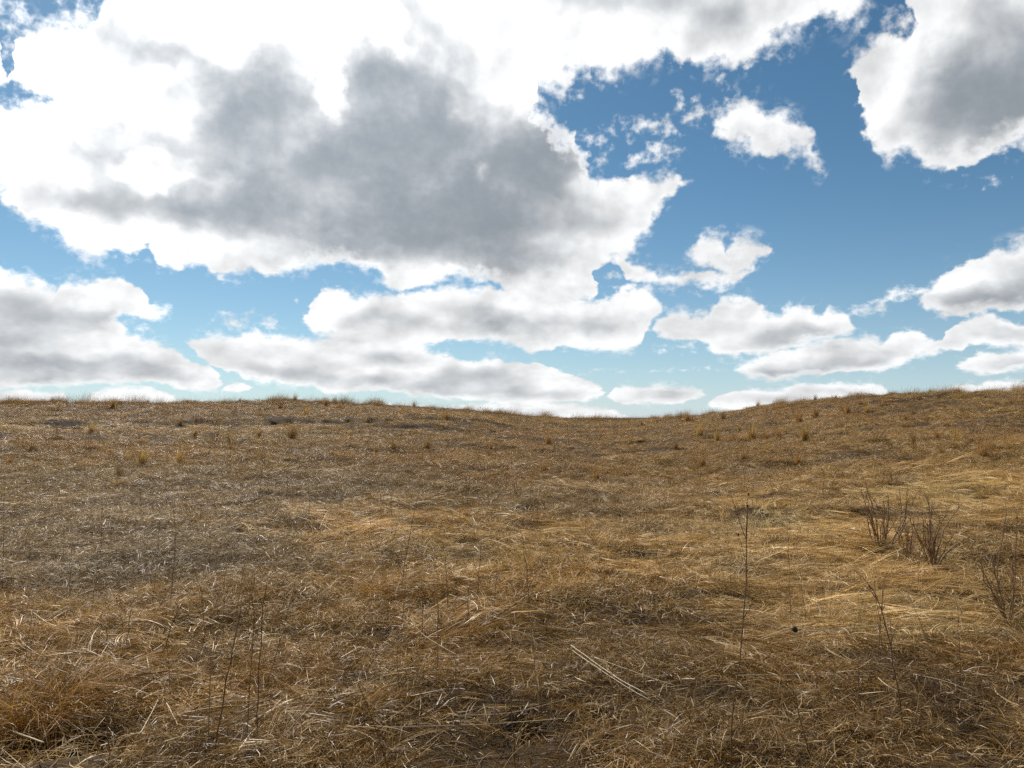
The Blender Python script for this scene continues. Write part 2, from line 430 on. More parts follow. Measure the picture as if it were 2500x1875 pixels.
def vnoise(x, y, scale, seed=1, octaves=3, gain=0.5):
    """Smooth value noise, 0 to 1."""
    x = np.asarray(x, float) / scale
    y = np.asarray(y, float) / scale
    tot, amp, norm = 0.0, 1.0, 0.0
    for o in range(octaves):
        ix, iy = np.floor(x), np.floor(y)
        fx, fy = x - ix, y - iy
        fx, fy = fx * fx * (3 - 2 * fx), fy * fy * (3 - 2 * fy)
        s = seed + 17 * o
        a, b = lattice(ix, iy, s), lattice(ix + 1, iy, s)
        c, d = lattice(ix, iy + 1, s), lattice(ix + 1, iy + 1, s)
        tot = tot + amp * ((a * (1 - fx) + b * fx) * (1 - fy) + (c * (1 - fx) + d * fx) * fy)
        norm += amp
        amp *= gain
        x, y = x * 2.03 + 11.3, y * 2.03 + 4.7
    return tot / norm


def sstep(v, a, b):
    t = np.clip((v - a) / (b - a), 0, 1)
    return t * t * (3 - 2 * t)


# skyline: column of the photograph, row of the turf line, distance of the crest in metres
CREST = np.array([(-900, 985, 60), (-300, 978, 60), (0, 976, 60), (200, 975, 60), (400, 974, 61), (700, 969, 62), (850, 971, 64), (1000, 979, 67), (1150, 990, 70), (1300, 1004, 74),
                  (1430, 1013, 76), (1560, 1014, 74), (1700, 1003, 69), (1850, 984, 64), (2000, 968, 60), (2150, 957, 57), (2300, 951, 55), (2500, 953, 54), (2800, 950, 54), (3400, 965, 56)], float)
_ca = np.degrees(np.arctan((CREST[:, 0] - PW / 2) / FPX))
_ch = EYE + CREST[:, 2] * (1017 - CREST[:, 1] - 15) / FPX


PITS = []          # hollows in the turf: x, y, radius, depth


def height(x, y, fine=True):
    x = np.asarray(x, float)
    y = np.asarray(y, float)
    d = np.hypot(x, y) + 1e-6
    az = np.degrees(np.arctan2(x, y))
    front = sstep(np.abs(az), 100, 50)
    dr = np.interp(az, _ca, CREST[:, 2])
    hr = np.interp(az, _ca, _ch) * front
    t = d / dr
    s = np.clip((t - 0.12) / 0.88, 0, 1)
    rise = s ** 1.45
    over = np.clip(t - 1, 0, None)
    h = hr * rise - np.minimum(over * 3.0, 1.0) * over * 6 * np.exp(-over * 0.4) - np.minimum(over, 30) * 0.12
    # terrace with an eroded bank on the left
    wob = (vnoise(x, y * 0 + 3, 9, 5, 3) - 0.5) * 7 + (vnoise(x, y, 0.8, 6, 3) - 0.5) * 1.6
    edge = 41.5 + wob + np.where(az > -6, (az + 6) * 0.55, 0)
    m = sstep(az, 2, -7) * front * (0.25 + 0.75 * sstep(vnoise(az, az * 0 + 2, 3.2, 13, 3), 0.40, 0.58))
    h = h + m * (0.20 * sstep(d, edge - 0.25, edge + 0.1) - 0.20 * sstep(d, edge + 2, dr - 2))
    edge2 = 47 + (vnoise(x, y * 0 + 9, 6, 8, 3) - 0.5) * 6
    m2 = sstep(az, 4, -1) * sstep(az, -17, -10) * sstep(vnoise(az, az * 0 + 6, 2.0, 15, 3), 0.42, 0.6)
    h = h + m2 * (0.15 * sstep(d, edge2 - 0.2, edge2 + 0.1) - 0.15 * sstep(d, edge2 + 1, dr - 1))
    # cut edge just under the crest on the right
    e3 = 51 + (vnoise(x, y * 0 + 1, 5, 3, 3) - 0.5) * 2
    m3 = sstep(az, 20.5, 23.5) * sstep(az, 32, 28) * (0.3 + 0.7 * sstep(vnoise(az, az * 0 + 4, 1.5, 19, 3), 0.40, 0.6))
    h = h + m3 * (0.22 * sstep(d, e3 - 0.25, e3 + 0.1) - 0.22 * sstep(d, e3, 56))
    if fine:
        lump = (vnoise(x, y, 6, 21, 2) - 0.5) * 0.30 * np.clip(d / 25, 0.25, 1) + (vnoise(x, y, 1.3, 31, 3) - 0.5) * 0.26 + (vnoise(x, y, 0.42, 41, 2) - 0.5) * 0.13
        h = h + lump * np.clip((90 - d) / 30, 0, 1)
    for cx, cy, r, dep in PITS:
        h = h - dep * np.exp(-(((x - cx) ** 2 + (y - cy) ** 2) / (r * r)) ** 2)
    return h


Z0 = float(height(np.array([0.0]), np.array([0.01]))[0])
cam.location.z = EYE


def ground_at(px, py):
    """Where the ray through a point of the photograph meets the ground."""
    d = direction(px, py)
    t = np.geomspace(1.5, 110, 2600)
    p = np.outer(t, np.array(d))
    gap = EYE + p[:, 2] - height(p[:, 0], p[:, 1])
    hit = np.nonzero(gap <= 0)[0]
    i = hit[0] if len(hit) else int(np.argmin(np.abs(gap)))
    x, y = p[i, 0], p[i, 1]
    return Vector((x, y, float(height(np.array([x]), np.array([y]))[0])))


for px, py, r, dep in [(175, 1800, 0.28, 0.28), (105, 1512, 0.24, 0.16), (180, 1500, 0.16, 0.12), (565, 1634, 0.11, 0.12), (940, 1474, 0.22, 0.12), (1040, 1474, 0.16, 0.10), (1300, 1768, 0.12, 0.10),
                       (2440, 1818, 0.14, 0.14), (2340, 1412, 0.26, 0.12), (2060, 1612, 0.22, 0.10), (1900, 1248, 0.30, 0.12), (2080, 1262, 0.30, 0.12), (2420, 1220, 0.35, 0.12),
                       (610, 1334, 0.16, 0.12), (1160, 1660, 0.10, 0.10), (1010, 1700, 0.14, 0.12), (740, 1560, 0.14, 0.09), (1560, 1540, 0.20, 0.10), (1820, 1650, 0.16, 0.12),
                       (2200, 1640, 0.20, 0.10), (330, 1600, 0.14, 0.10), (1420, 1470, 0.2, 0.10), (650, 1750, 0.10, 0.1), (2300, 1790, 0.12, 0.12), (1500, 1830, 0.12, 0.1)]:
    q = ground_at(px, py)
    PITS.append((q.x, q.y, r, dep))


def at_depth(px, py, depth):
    """The point on the ray through (px, py) that lies as deep as a given base point."""
    d = direction(px, py)
    return Vector((0, 0, EYE)) + d * (depth / d.y)


def mesh_object(name, verts, faces, material, parent=None, smooth=False):
    me = bpy.data.meshes.new(name)
    me.from_pydata([tuple(v) for v in verts], [], faces)
    me.materials.append(material)
    if smooth:
        me.polygons.foreach_set('use_smooth', [True] * len(me.polygons))
    o = bpy.data.objects.new(name, me)
    COL.objects.link(o)
    if parent is not None:
        o.parent = parent
    return o


def fast_mesh(name, verts, quads, material, smooth=True):
    me = bpy.data.meshes.new(name)
    nv, nf = len(verts), len(quads)
    me.vertices.add(nv)
    me.vertices.foreach_set('co', np.asarray(verts, np.float32).ravel())
    me.loops.add(nf * 4)
    me.loops.foreach_set('vertex_index', np.asarray(quads, np.int32).ravel())
    me.polygons.add(nf)
    me.polygons.foreach_set('loop_start', np.arange(nf, dtype=np.int32) * 4)
    if smooth:
        me.polygons.foreach_set('use_smooth', np.ones(nf, bool))
    me.update(calc_edges=True)
    me.validate()
    me.materials.append(material)
    return me


def principled(name):
    m = bpy.data.materials.new(name)
    m.use_nodes = True
    nt = NT(m.node_tree)
    b = m.node_tree.nodes['Principled BSDF']
    return m, nt, b


def soil_material():
    m, nt, b = principled('thatch_and_soil')
    geo = nt.node('ShaderNodeNewGeometry')
    pos = geo.outputs['Position']
    n1 = nt.noise(pos, 0.6, 5, 0.6)
    n2 = nt.noise(nt.vec('MULTIPLY', pos, (1.0, 1.6, 1.0)), 26.0, 5, 0.7)
    n3 = nt.noise(pos, 5.0, 4, 0.6)
    ramp = nt.node('ShaderNodeValToRGB')
    e = ramp.color_ramp.elements
    e[0].position, e[0].color = 0.30, (0.016, 0.010, 0.005, 1)
    e[1].position, e[1].color = 0.72, (0.170, 0.105, 0.045, 1)
    k = e.new(0.5)
    k.color = (0.058, 0.035, 0.015, 1)
    f = nt.math('MULTIPLY_ADD', n2[0], 0.62, nt.math('MULTIPLY_ADD', n3[0], 0.3, nt.math('MULTIPLY_ADD', n1[0], 0.25, -0.08)))
    nt.put(ramp.inputs[0], f)
    # bare dark earth where the turf has slipped off a bank
    sep = nt.node('ShaderNodeSeparateXYZ')
    nt.put(sep.inputs[0], geo.outputs['True Normal'])
    steep = nt.smooth(sep.outputs[2], 0.93, 0.85)
    earth = nt.mix(n3[0], (0.030, 0.022, 0.015, 1), (0.075, 0.052, 0.034, 1))
    nt.put(b.inputs['Base Color'], nt.mix(steep, ramp.outputs[0], earth))
    b.inputs['Roughness'].default_value = 0.9
    b.inputs['Specular IOR Level'].default_value = 0.15
    bump = nt.node('ShaderNodeBump')
    bump.inputs['Strength'].default_value = 0.9
    bump.inputs['Distance'].default_value = 0.03
    nt.put(bump.inputs['Height'], nt.math('ADD', n2[0], n3[0]))
    nt.put(b.inputs['Normal'], bump.outputs[0])
    return m


SOIL = soil_material()


def build_ground():
    fine_az = np.arange(-44, 44.01, 0.22)
    rest = np.arange(44 + 6, 360 - 44, 6.0)
    az = np.radians(np.concatenate([fine_az, rest]))
    r = np.concatenate([np.geomspace(0.4, 3.0, 14)[:-1], np.geomspace(3.0, 95, 420), np.geomspace(100, 3200, 40)])
    A, D = np.meshgrid(az, r)
    X, Y = D * np.sin(A), D * np.cos(A)
    Z = height(X, Y)
    n, m = A.shape
    V = np.stack([X.ravel(), Y.ravel(), Z.ravel()], 1)
    i, j = np.meshgrid(np.arange(n - 1), np.arange(m), indexing='ij')
    j2 = (j + 1) % m
    Q = np.stack([i * m + j, i * m + j2, (i + 1) * m + j2, (i + 1) * m + j], -1).reshape(-1, 4)
    me = fast_mesh('ground', V, Q[:, ::-1], SOIL)
    o = bpy.data.objects.new('ground', me)
    COL.objects.link(o)
    o['kind'] = 'structure'
    return o


ground = build_ground()


# ------------------------------------------------------------------ dry grass
def grass_material(name, source):
    m, nt, b = principled(name)
    if source == 'instance':
        a = nt.node('ShaderNodeAttribute', attribute_type='INSTANCER', attribute_name='straw')
        base = a.outputs['Color']
    else:
        base = nt.node('ShaderNodeObjectInfo').outputs['Color']
    t = nt.node('ShaderNodeAttribute', attribute_type='GEOMETRY', attribute_name='tint').outputs['Fac']
    v = nt.node('ShaderNodeHueSaturation')
    nt.put(v.inputs['Hue'], nt.math('MULTIPLY_ADD', t, 0.022, 0.489))
    nt.put(v.inputs['Saturation'], nt.smooth(t, 0.2, 1.0, 1.28, 0.78, 'LINEAR'))
    nt.put(v.inputs['Value'], nt.math('MULTIPLY_ADD', nt.math('POWER', t, 1.8), 1.60, 0.20))
    nt.put(v.inputs['Color'], base)
    nt.put(b.inputs['Base Color'], v.outputs[0])
    b.inputs['Roughness'].default_value = 0.42
    b.inputs['Specular IOR Level'].default_value = 0.28
    tr = nt.node('ShaderNodeBsdfTranslucent')
    nt.put(tr.inputs[0], v.outputs[0])
    mix = nt.node('ShaderNodeMixShader')
    mix.inputs[0].default_value = 0.22 if source == 'instance' else 0.42
    nt.put(mix.inputs[1], b.outputs[0])
    nt.put(mix.inputs[2], tr.outputs[0])
    nt.put(m.node_tree.nodes['Material Output'].inputs[0], mix.outputs[0])
    return m


GRASS = grass_material('dry_grass', 'instance')
TUSSOCK = grass_material('dry_tussock_grass', 'object')


def blade_mesh(name, material, base, az, pitch, length, width, droop, curl, tint, K=4, floor=0.004):
    """Many narrow bent blades as one mesh; every argument is an array with one entry for each blade."""
    n = len(az)
    pts = np.zeros((n, K + 1, 3))
    pts[:, 0] = base
    for k in range(1, K + 1):
        f = (k - 0.5) / K
        p = pitch - droop * f
        a = az + curl * f
        st = (length / K)[:, None] * np.stack([np.cos(p) * np.cos(a), np.cos(p) * np.sin(a), np.sin(p)], 1)
        pts[:, k] = pts[:, k - 1] + st
        if floor is not None:
            pts[:, k, 2] = np.maximum(pts[:, k, 2], floor)
    tw = rng.uniform(-1.2, 1.2, n)
    side = np.stack([-np.sin(az) * np.cos(tw), np.cos(az) * np.cos(tw), np.sin(tw)], 1)
    verts = np.zeros((n, K + 1, 2, 3))
    for k in range(K + 1):
        f = k / K
        w = width * (0.75 + 0.6 * f - 1.22 * f * f) * 0.5
        verts[:, k, 0] = pts[:, k] - side * w[:, None]
        verts[:, k, 1] = pts[:, k] + side * w[:, None]
    V = verts.reshape(-1, 3)
    o = (np.arange(n) * (K + 1) * 2)[:, None]
    k = np.arange(K)[None, :] * 2
    Q = np.stack([o + k, o + k + 1, o + k + 3, o + k + 2], -1).reshape(-1, 4)
    me = fast_mesh(name, V, Q, material)
    at = me.attributes.new('tint', 'FLOAT', 'POINT')
    at.data.foreach_set('value', np.repeat(tint, (K + 1) * 2).astype(np.float32))
    return me


U = lambda a, b, n: rng.uniform(a, b, n)


def disk(n, r, power=0.5):
    rr, a = r * rng.random(n) ** power, U(0, 2 * math.pi, n)
    return rr * np.cos(a), rr * np.sin(a)


def mat_patch(bundles=60, per=8, r=0.5, lo=0.10, hi=0.38, spread=0.75, w=(0.0018, 0.0050), gap=0.016):
    """Grass combed flat, in strands that lie together."""
    n = bundles * per
    x, y = disk(bundles, r)
    az = rng.normal(0, spread, bundles)
    k = rng.random(bundles) < 0.12
    az[k] = U(0, 6.28, k.sum())
    rp = lambda v: np.repeat(v, per)
    off = rng.normal(0, gap, n)
    A = rp(az) + rng.normal(0, 0.10, n)
    X = rp(x) - np.sin(rp(az)) * off + rng.normal(0, 0.03, n) * np.cos(rp(az))
    Y = rp(y) + np.cos(rp(az)) * off + rng.normal(0, 0.03, n) * np.sin(rp(az))
    Z = rp(rng.random(bundles) ** 1.4 * 0.06) + rng.random(n) * 0.012
    tint = np.clip(rp(rng.random(bundles)) * 0.75 + rng.random(n) * 0.3, 0, 1)
    return blade_mesh('matted_grass', GRASS, np.stack([X, Y, Z], 1), A, rp(U(-0.05, 0.40, bundles)) + rng.normal(0, .05, n), rp(U(lo, hi, bundles)) * U(0.6, 1.1, n), U(*w, n),
                      rp(U(0.1, 0.8, bundles)), rp(rng.normal(0, 0.45, bundles)) + rng.normal(0, .12, n), tint)


def litter_patch(n=520, r=0.5):
    """Short broken bits."""
    x, y = disk(n, r)
    z = rng.random(n) * 0.045
    return blade_mesh('grass_litter', GRASS, np.stack([x, y, z], 1), U(0, 6.28, n), U(-0.2, 0.8, n), U(0.03, 0.17, n), U(0.0020, 0.0054, n), U(-0.3, 1.3, n), rng.normal(0, 0.9, n), np.clip(vnoise(x, y, 0.12, rng.integers(999), 2) * 1.6 - 0.3 + rng.normal(0, .2, n), 0, 1), K=3)


def curly_patch(n=360, r=0.42):
    """Short upright curled blades."""
    x, y = disk(n, r)
    return blade_mesh('curled_grass', GRASS, np.stack([x, y, x * 0], 1), U(0, 6.28, n), U(0.4, 1.4, n), U(0.06, 0.20, n), U(0.0018, 0.0046, n), U(0.6, 2.8, n), rng.normal(0, 1.0, n), rng.random(n) ** 0.9)


def mop_patch(n=330):
    """A low mop of long leaves falling mostly one way."""
    x, y = disk(n, 0.16)
    az = np.where(rng.random(n) < 0.65, rng.normal(0, 0.7, n), U(0, 6.28, n))
    return blade_mesh('grass_mop', GRASS, np.stack([x, y, x * 0], 1), az, U(0.55, 1.35, n), U(0.25, 0.62, n), U(0.0015, 0.0036, n), U(1.3, 2.6, n), rng.normal(0, 0.5, n), rng.random(n))


def tuft_patch(n=170):
    x, y = disk(n, 0.07)
    return blade_mesh('grass_tuft', GRASS, np.stack([x, y, x * 0], 1), U(0, 6.28, n), U(0.8, 1.5, n), U(0.12, 0.36, n), U(0.0014, 0.0032, n), U(0.1, 1.1, n), rng.normal(0, 0.4, n), rng.random(n))


def crest_patch(n=60):
    """Tall thin standing stems leaning with the wind, seen against the sky."""
    x, y = disk(n, 0.45)
    L = U(0.35, 1.0, n) * U(0.6, 1.0, n)
    return blade_mesh('standing_grass', GRASS, np.stack([x, y, x * 0], 1), rng.normal(0, 0.8, n), U(1.0, 1.5, n), L, U(0.003, 0.007, n), U(0.1, 0.9, n), rng.normal(0, 0.3, n), rng.random(n) * 0.8, K=4)


def variants(name, maker, count):
    c = bpy.data.collections.new(name)
    for _ in range(count):
        me = maker()
        c.objects.link(bpy.data.objects.new(me.name, me))
    return c


def scatter(name, coll, xy, angle, scale, colour, lift=0.0, tilt=True):
    """One mass of grass: copies of the patches laid on the ground."""
    xy = np.asarray(xy)
    x, y = xy[:, 0], xy[:, 1]
    z = height(x, y) + lift
    e = 0.12
    gx = (height(x + e, y) - height(x - e, y)) / (2 * e)
    gy = (height(x, y + e) - height(x, y - e)) / (2 * e)
    rots = np.zeros((len(x), 3), np.float32)
    for i in range(len(x)):
        nrm = Vector((-gx[i], -gy[i], 1)).normalized()
        q = Vector((0, 0, 1)).rotation_difference(nrm) @ Euler((0, 0, angle[i])).to_quaternion() if tilt else Euler((0, 0, angle[i])).to_quaternion()
        rots[i] = q.to_euler()
    me = bpy.data.meshes.new(name)
    me.vertices.add(len(x))
    me.vertices.foreach_set('co', np.stack([x, y, z], 1).astype(np.float32).ravel())
    for nm, ty, data in (('turn', 'FLOAT_VECTOR', rots), ('size', 'FLOAT', np.asarray(scale, np.float32))):
        a = me.attributes.new(nm, ty, 'POINT')
        a.data.foreach_set('vector' if ty == 'FLOAT_VECTOR' else 'value', data.ravel())
    a = me.attributes.new('straw', 'FLOAT_COLOR', 'POINT')
    c = np.ones((len(x), 4), np.float32)
    c[:, :3] = colour
    a.data.foreach_set('color', c.ravel())
    o = bpy.data.objects.new(name, me)
    COL.objects.link(o)
    ng = bpy.data.node_groups.new(name, 'GeometryNodeTree')
    ng.interface.new_socket('Geometry', in_out='INPUT', socket_type='NodeSocketGeometry')
    ng.interface.new_socket('Geometry', in_out='OUTPUT', socket_type='NodeSocketGeometry')
    N, L = ng.nodes, ng.links
    gi, go = N.new('NodeGroupInput'), N.new('NodeGroupOutput')
    ci = N.new('GeometryNodeCollectionInfo')
    ci.inputs['Collection'].default_value = coll
    ci.inputs['Separate Children'].default_value = True
    ci.inputs['Reset Children'].default_value = True
    iop = N.new('GeometryNodeInstanceOnPoints')
    iop.inputs['Pick Instance'].default_value = True
    ra = N.new('GeometryNodeInputNamedAttribute'); ra.data_type = 'FLOAT_VECTOR'; ra.inputs[0].default_value = 'turn'
    sa = N.new('GeometryNodeInputNamedAttribute'); sa.data_type = 'FLOAT'; sa.inputs[0].default_value = 'size'
    rv = N.new('FunctionNodeRandomValue'); rv.data_type = 'INT'
    rv.inputs[4].default_value, rv.inputs[5].default_value = 0, len(coll.objects) - 1
    e2r = N.new('FunctionNodeEulerToRotation')
    L.new(gi.outputs[0], iop.inputs['Points'])
    L.new(ci.outputs[0], iop.inputs['Instance'])
    L.new(rv.outputs[2], iop.inputs['Instance Index'])
    L.new(ra.outputs[0], e2r.inputs[0])
    L.new(e2r.outputs[0], iop.inputs['Rotation'])
    L.new(sa.outputs[0], iop.inputs['Scale'])
    L.new(iop.outputs[0], go.inputs[0])
    md = o.modifiers.new('lay_out', 'NODES')
    md.node_group = ng
    o['kind'] = 'stuff'
    return o


GOLD, RUST, GREY, DARK_SHADED, PALE = [np.array(c) for c in ((0.640, 0.402, 0.130), (0.540, 0.292, 0.086), (0.540, 0.370, 0.185), (0.215, 0.118, 0.034), (0.780, 0.570, 0.270))]
# regions of the field with a growth of their own, the dark ones also painting in cloud shade: centre and reach read off the photograph
ZONES = []
for px, py, rx, ry, kind, wgt in [
        (250, 1330, 520, 150, 'grey', 1.0), (700, 1210, 500, 60, 'grey', .7), (250, 1180, 420, 40, 'grey', .5), (1450, 1230, 350, 50, 'grey', .5),
        (2000, 1330, 420, 130, 'gold', 1.0), (2330, 1230, 300, 80, 'gold', .9), (2100, 1500, 420, 70, 'gold', 1.0), (2250, 1545, 260, 40, 'pale', .9), (1750, 1400, 260, 80, 'gold', .8),
        (1000, 1290, 320, 90, 'gold', .42), (1200, 1330, 300, 60, 'gold', .4), (1600, 1110, 700, 50, 'rust', .5), (1200, 1100, 600, 60, 'rust', .6), (2200, 1040, 500, 50, 'rust', .5),
        (600, 1000, 700, 24, 'rust', .5), (300, 1048, 500, 14, 'gold', .6),
        (1500, 1600, 500, 110, 'dark', .6), (2300, 1700, 350, 110, 'dark', .7), (500, 1560, 400, 60, 'grey', .4), (150, 1760, 250, 120, 'dark', .7), (1250, 1840, 1700, 170, 'dark', .75), (900, 1640, 500, 60, 'dark', .5), (1300, 1720, 700, 90, 'dark', .55), (500, 1700, 500, 90, 'dark', .5)]:  # dark zones: brown growth, plus cloud shade put into the foreground grass colour
    ZONES.append((px, py, rx, ry, kind, wgt))


def to_photo(x, y):
    """Column and row of the photograph at which ground points show, used to find the region they belong to."""
    z = height(x, y, False) - EYE
    c, s = math.cos(PITCH), math.sin(PITCH)
    dep = y * c + z * s
    up = -y * s + z * c
    return PW / 2 + FPX * x / dep, PH / 2 - FPX * up / dep


def growth(x, y):
    """Colour of the grass at ground points and the weight of each region there."""
    px, py = to_photo(x, y)
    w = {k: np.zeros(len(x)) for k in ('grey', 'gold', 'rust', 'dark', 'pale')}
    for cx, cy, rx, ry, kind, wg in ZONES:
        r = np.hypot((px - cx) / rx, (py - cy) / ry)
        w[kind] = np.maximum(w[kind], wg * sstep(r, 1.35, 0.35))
    n1, n2, n3 = vnoise(x, y, 5.0, 61, 4), vnoise(x, y, 1.6, 71, 3), vnoise(x, y, 3.0, 81, 4)
    col = GOLD[None] * 0.42 + RUST[None] * 0.58
    col = col + (RUST - GOLD)[None] * ((n1 - 0.5) * 1.3)[:, None]
    for k, c in (('rust', RUST), ('grey', GREY), ('gold', GOLD * np.array((1.30, 1.36, 1.75))), ('dark', DARK_SHADED * 1.5), ('pale', PALE)):
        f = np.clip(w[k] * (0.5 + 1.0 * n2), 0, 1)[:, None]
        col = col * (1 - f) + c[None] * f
    col = col * (0.72 + 0.56 * n3)[:, None]
    return np.clip(col, 0.01, 0.8), w


def field_points(d0, d1, density, half=37.0):
    area = math.radians(2 * half) * (d1 * d1 - d0 * d0) / 2
    n = int(area * density)
    d = np.sqrt(rng.uniform(d0 * d0, d1 * d1, n))
    a = np.radians(rng.uniform(-half, half, n))
    return np.stack([d * np.sin(a), d * np.cos(a)], 1)


def comb_angle(x, y):
    """The way the winter has laid the grass: mostly across the slope, swirling a little."""
    return (vnoise(x, y, 4.5, 91, 2) - 0.5) * 2.2 - 0.32 + np.where(vnoise(x, y, 2.5, 95, 2) > 0.5, 0.0, math.pi)


def pit_mask(x, y):
    m = np.ones(len(x))
    for cx, cy, r, dep in PITS:
        m = m * sstep(np.hypot(x - cx, y - cy), r * 0.9, r * 1.9)
    return m


def clumps(x, y):
    """Grass grows in clumps, with hollows of old thatch between them."""
    d = np.hypot(x, y)
    a = sstep(vnoise(x, y, 0.55, 141, 2), 0.40, 0.62)
    b = sstep(vnoise(x, y, 1.5, 151, 2), 0.38, 0.60)
    f = np.clip((d - 8) / 12, 0, 1)
    return a * (1 - f) + b * f


def lay(name, coll, zones, keep, size, jitter, lift=0.0, cscale=1.0):
    P = np.concatenate([field_points(*z) for z in zones])
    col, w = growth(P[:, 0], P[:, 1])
    X, Y = P[:, 0], P[:, 1]
    bare = sstep(vnoise(X, Y, 1.0, 131, 3), 0.58, 0.70) * np.interp(np.hypot(X, Y), [4, 30], [0.85, 0.5]) * (0.0 if name == 'grass_litter' else 0.8) * (1 - 0.6 * w['gold'])
    e = 0.2
    slope = np.hypot(height(X + e, Y, False) - height(X - e, Y, False), height(X, Y + e, False) - height(X, Y - e, False)) / (2 * e)
    k = rng.random(len(P)) < np.clip(keep(X, Y, w), 0, 1) * (1 - bare) * (sstep(slope, 0.95, 0.6) * 0.6 + 0.4 if name == 'grass_litter' else sstep(slope, 0.95, 0.6)) * (0.22 + 0.78 * pit_mask(X, Y) if name == 'grass_litter' else pit_mask(X, Y))
    P, col = P[k], col[k]
    n = len(P)
    d = np.hypot(P[:, 0], P[:, 1])
    sc = U(size[0], size[1], n) * np.interp(d, [3, 15, 70], [0.9, 1.0, 1.2])
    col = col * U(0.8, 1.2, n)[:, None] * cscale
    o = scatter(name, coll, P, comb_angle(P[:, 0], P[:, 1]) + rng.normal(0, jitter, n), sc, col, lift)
    return o


one = lambda x, y, w: np.ones(len(x))
NEAR, MID, FAR = (2.2, 12.0), (12.0, 30.0), (30.0, 78.0)
mats = variants('matted_grass_patches', mat_patch, 10)
long_mats = variants('long_straw_patches', lambda: mat_patch(34, 6, 0.6, 0.3, 0.8, 0.42, (0.0022, 0.0050), 0.022), 8)
litter = variants('grass_litter_patches', litter_patch, 8)
curls = variants('curled_grass_patches', curly_patch, 8)
mops = variants('grass_mop_patches', mop_patch, 6)
tufts = variants('grass_tuft_patches', tuft_patch, 6)
def stem_patch(n=16):
    """A few thin dry stems standing up out of the mat."""
    x, y = disk(n, 0.6)
    return blade_mesh('dry_stems', GRASS, np.stack([x, y, x * 0], 1), U(0, 6.28, n), U(1.1, 1.55, n), U(0.18, 0.72, n), U(0.0022, 0.0044, n), U(-0.1, 0.5, n), rng.normal(0, 0.3, n), rng.random(n) * 0.7, K=4)


stems = variants('dry_stem_patches', stem_patch, 8)
crests = variants('standing_grass_patches', crest_patch, 8)

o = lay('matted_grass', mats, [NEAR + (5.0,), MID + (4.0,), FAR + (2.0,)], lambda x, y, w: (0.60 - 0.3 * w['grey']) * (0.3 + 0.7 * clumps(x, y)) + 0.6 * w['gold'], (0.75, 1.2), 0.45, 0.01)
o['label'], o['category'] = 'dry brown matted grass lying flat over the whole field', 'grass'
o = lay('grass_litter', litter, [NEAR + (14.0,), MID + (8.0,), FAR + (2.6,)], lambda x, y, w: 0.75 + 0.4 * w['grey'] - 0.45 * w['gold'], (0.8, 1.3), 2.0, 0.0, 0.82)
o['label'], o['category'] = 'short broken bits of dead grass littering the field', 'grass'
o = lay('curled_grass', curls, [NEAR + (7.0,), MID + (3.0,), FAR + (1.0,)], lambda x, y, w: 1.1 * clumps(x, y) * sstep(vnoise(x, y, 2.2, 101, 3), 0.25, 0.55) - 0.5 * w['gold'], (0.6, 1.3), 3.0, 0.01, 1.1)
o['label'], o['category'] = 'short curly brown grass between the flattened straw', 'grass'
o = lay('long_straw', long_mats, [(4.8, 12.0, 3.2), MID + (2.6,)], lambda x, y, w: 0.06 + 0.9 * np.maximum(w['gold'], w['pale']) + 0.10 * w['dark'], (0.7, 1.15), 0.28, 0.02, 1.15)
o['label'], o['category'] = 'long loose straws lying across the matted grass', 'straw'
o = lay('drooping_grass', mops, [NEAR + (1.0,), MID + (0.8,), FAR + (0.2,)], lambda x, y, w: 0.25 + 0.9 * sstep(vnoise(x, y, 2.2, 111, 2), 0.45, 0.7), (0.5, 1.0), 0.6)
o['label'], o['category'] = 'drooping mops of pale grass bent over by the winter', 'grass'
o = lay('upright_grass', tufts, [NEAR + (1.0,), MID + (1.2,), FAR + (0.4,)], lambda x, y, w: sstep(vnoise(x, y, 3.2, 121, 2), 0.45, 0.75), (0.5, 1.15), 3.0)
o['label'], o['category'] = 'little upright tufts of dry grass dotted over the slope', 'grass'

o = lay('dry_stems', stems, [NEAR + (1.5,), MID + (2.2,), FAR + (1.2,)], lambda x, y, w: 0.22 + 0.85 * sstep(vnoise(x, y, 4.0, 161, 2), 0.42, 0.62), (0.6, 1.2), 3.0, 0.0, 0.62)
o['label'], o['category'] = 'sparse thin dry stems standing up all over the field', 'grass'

# the fringe of standing grass along the crest, leaning to the right
ca = rng.uniform(-36, 36, 5200)
cd = np.interp(ca, _ca, CREST[:, 2]) + rng.normal(-0.8, 1.6, len(ca))
keep = rng.random(len(ca)) < 0.20 + 0.60 * sstep(vnoise(ca, ca * 0, 1.3, 7, 3), 0.35, 0.65)
ca, cd = np.radians(ca[keep]), cd[keep]
cx, cy = cd * np.sin(ca), cd * np.cos(ca)
ccol, _ = growth(cx, cy)
o = scatter('crest_grass', crests, np.stack([cx, cy], 1), rng.normal(-0.1, 0.5, len(cx)), U(0.4, 1.25, len(cx)) * (0.25 + 1.3 * vnoise(np.degrees(ca), ca * 0, 0.7, 9, 3) ** 1.5), ccol * 0.95)
o['label'], o['category'] = 'fringe of standing grass along the crest against the sky', 'grass'


# ------------------------------------------------------------------ weeds, tussocks and fallen stems
def twig_material(name, c0, c1, rough=0.6):
    m, nt, b = principled(name)
    co = nt.node('ShaderNodeTexCoord').outputs['Object']
    n = nt.noise(nt.vec('MULTIPLY', co, (1, 1, 0.25)), 60.0, 3, 0.6)
    nt.put(b.inputs['Base Color'], nt.mix(n[0], c0 + (1,), c1 + (1,)))
    b.inputs['Roughness'].default_value = rough
    b.inputs['Specular IOR Level'].default_value = 0.35
    return m


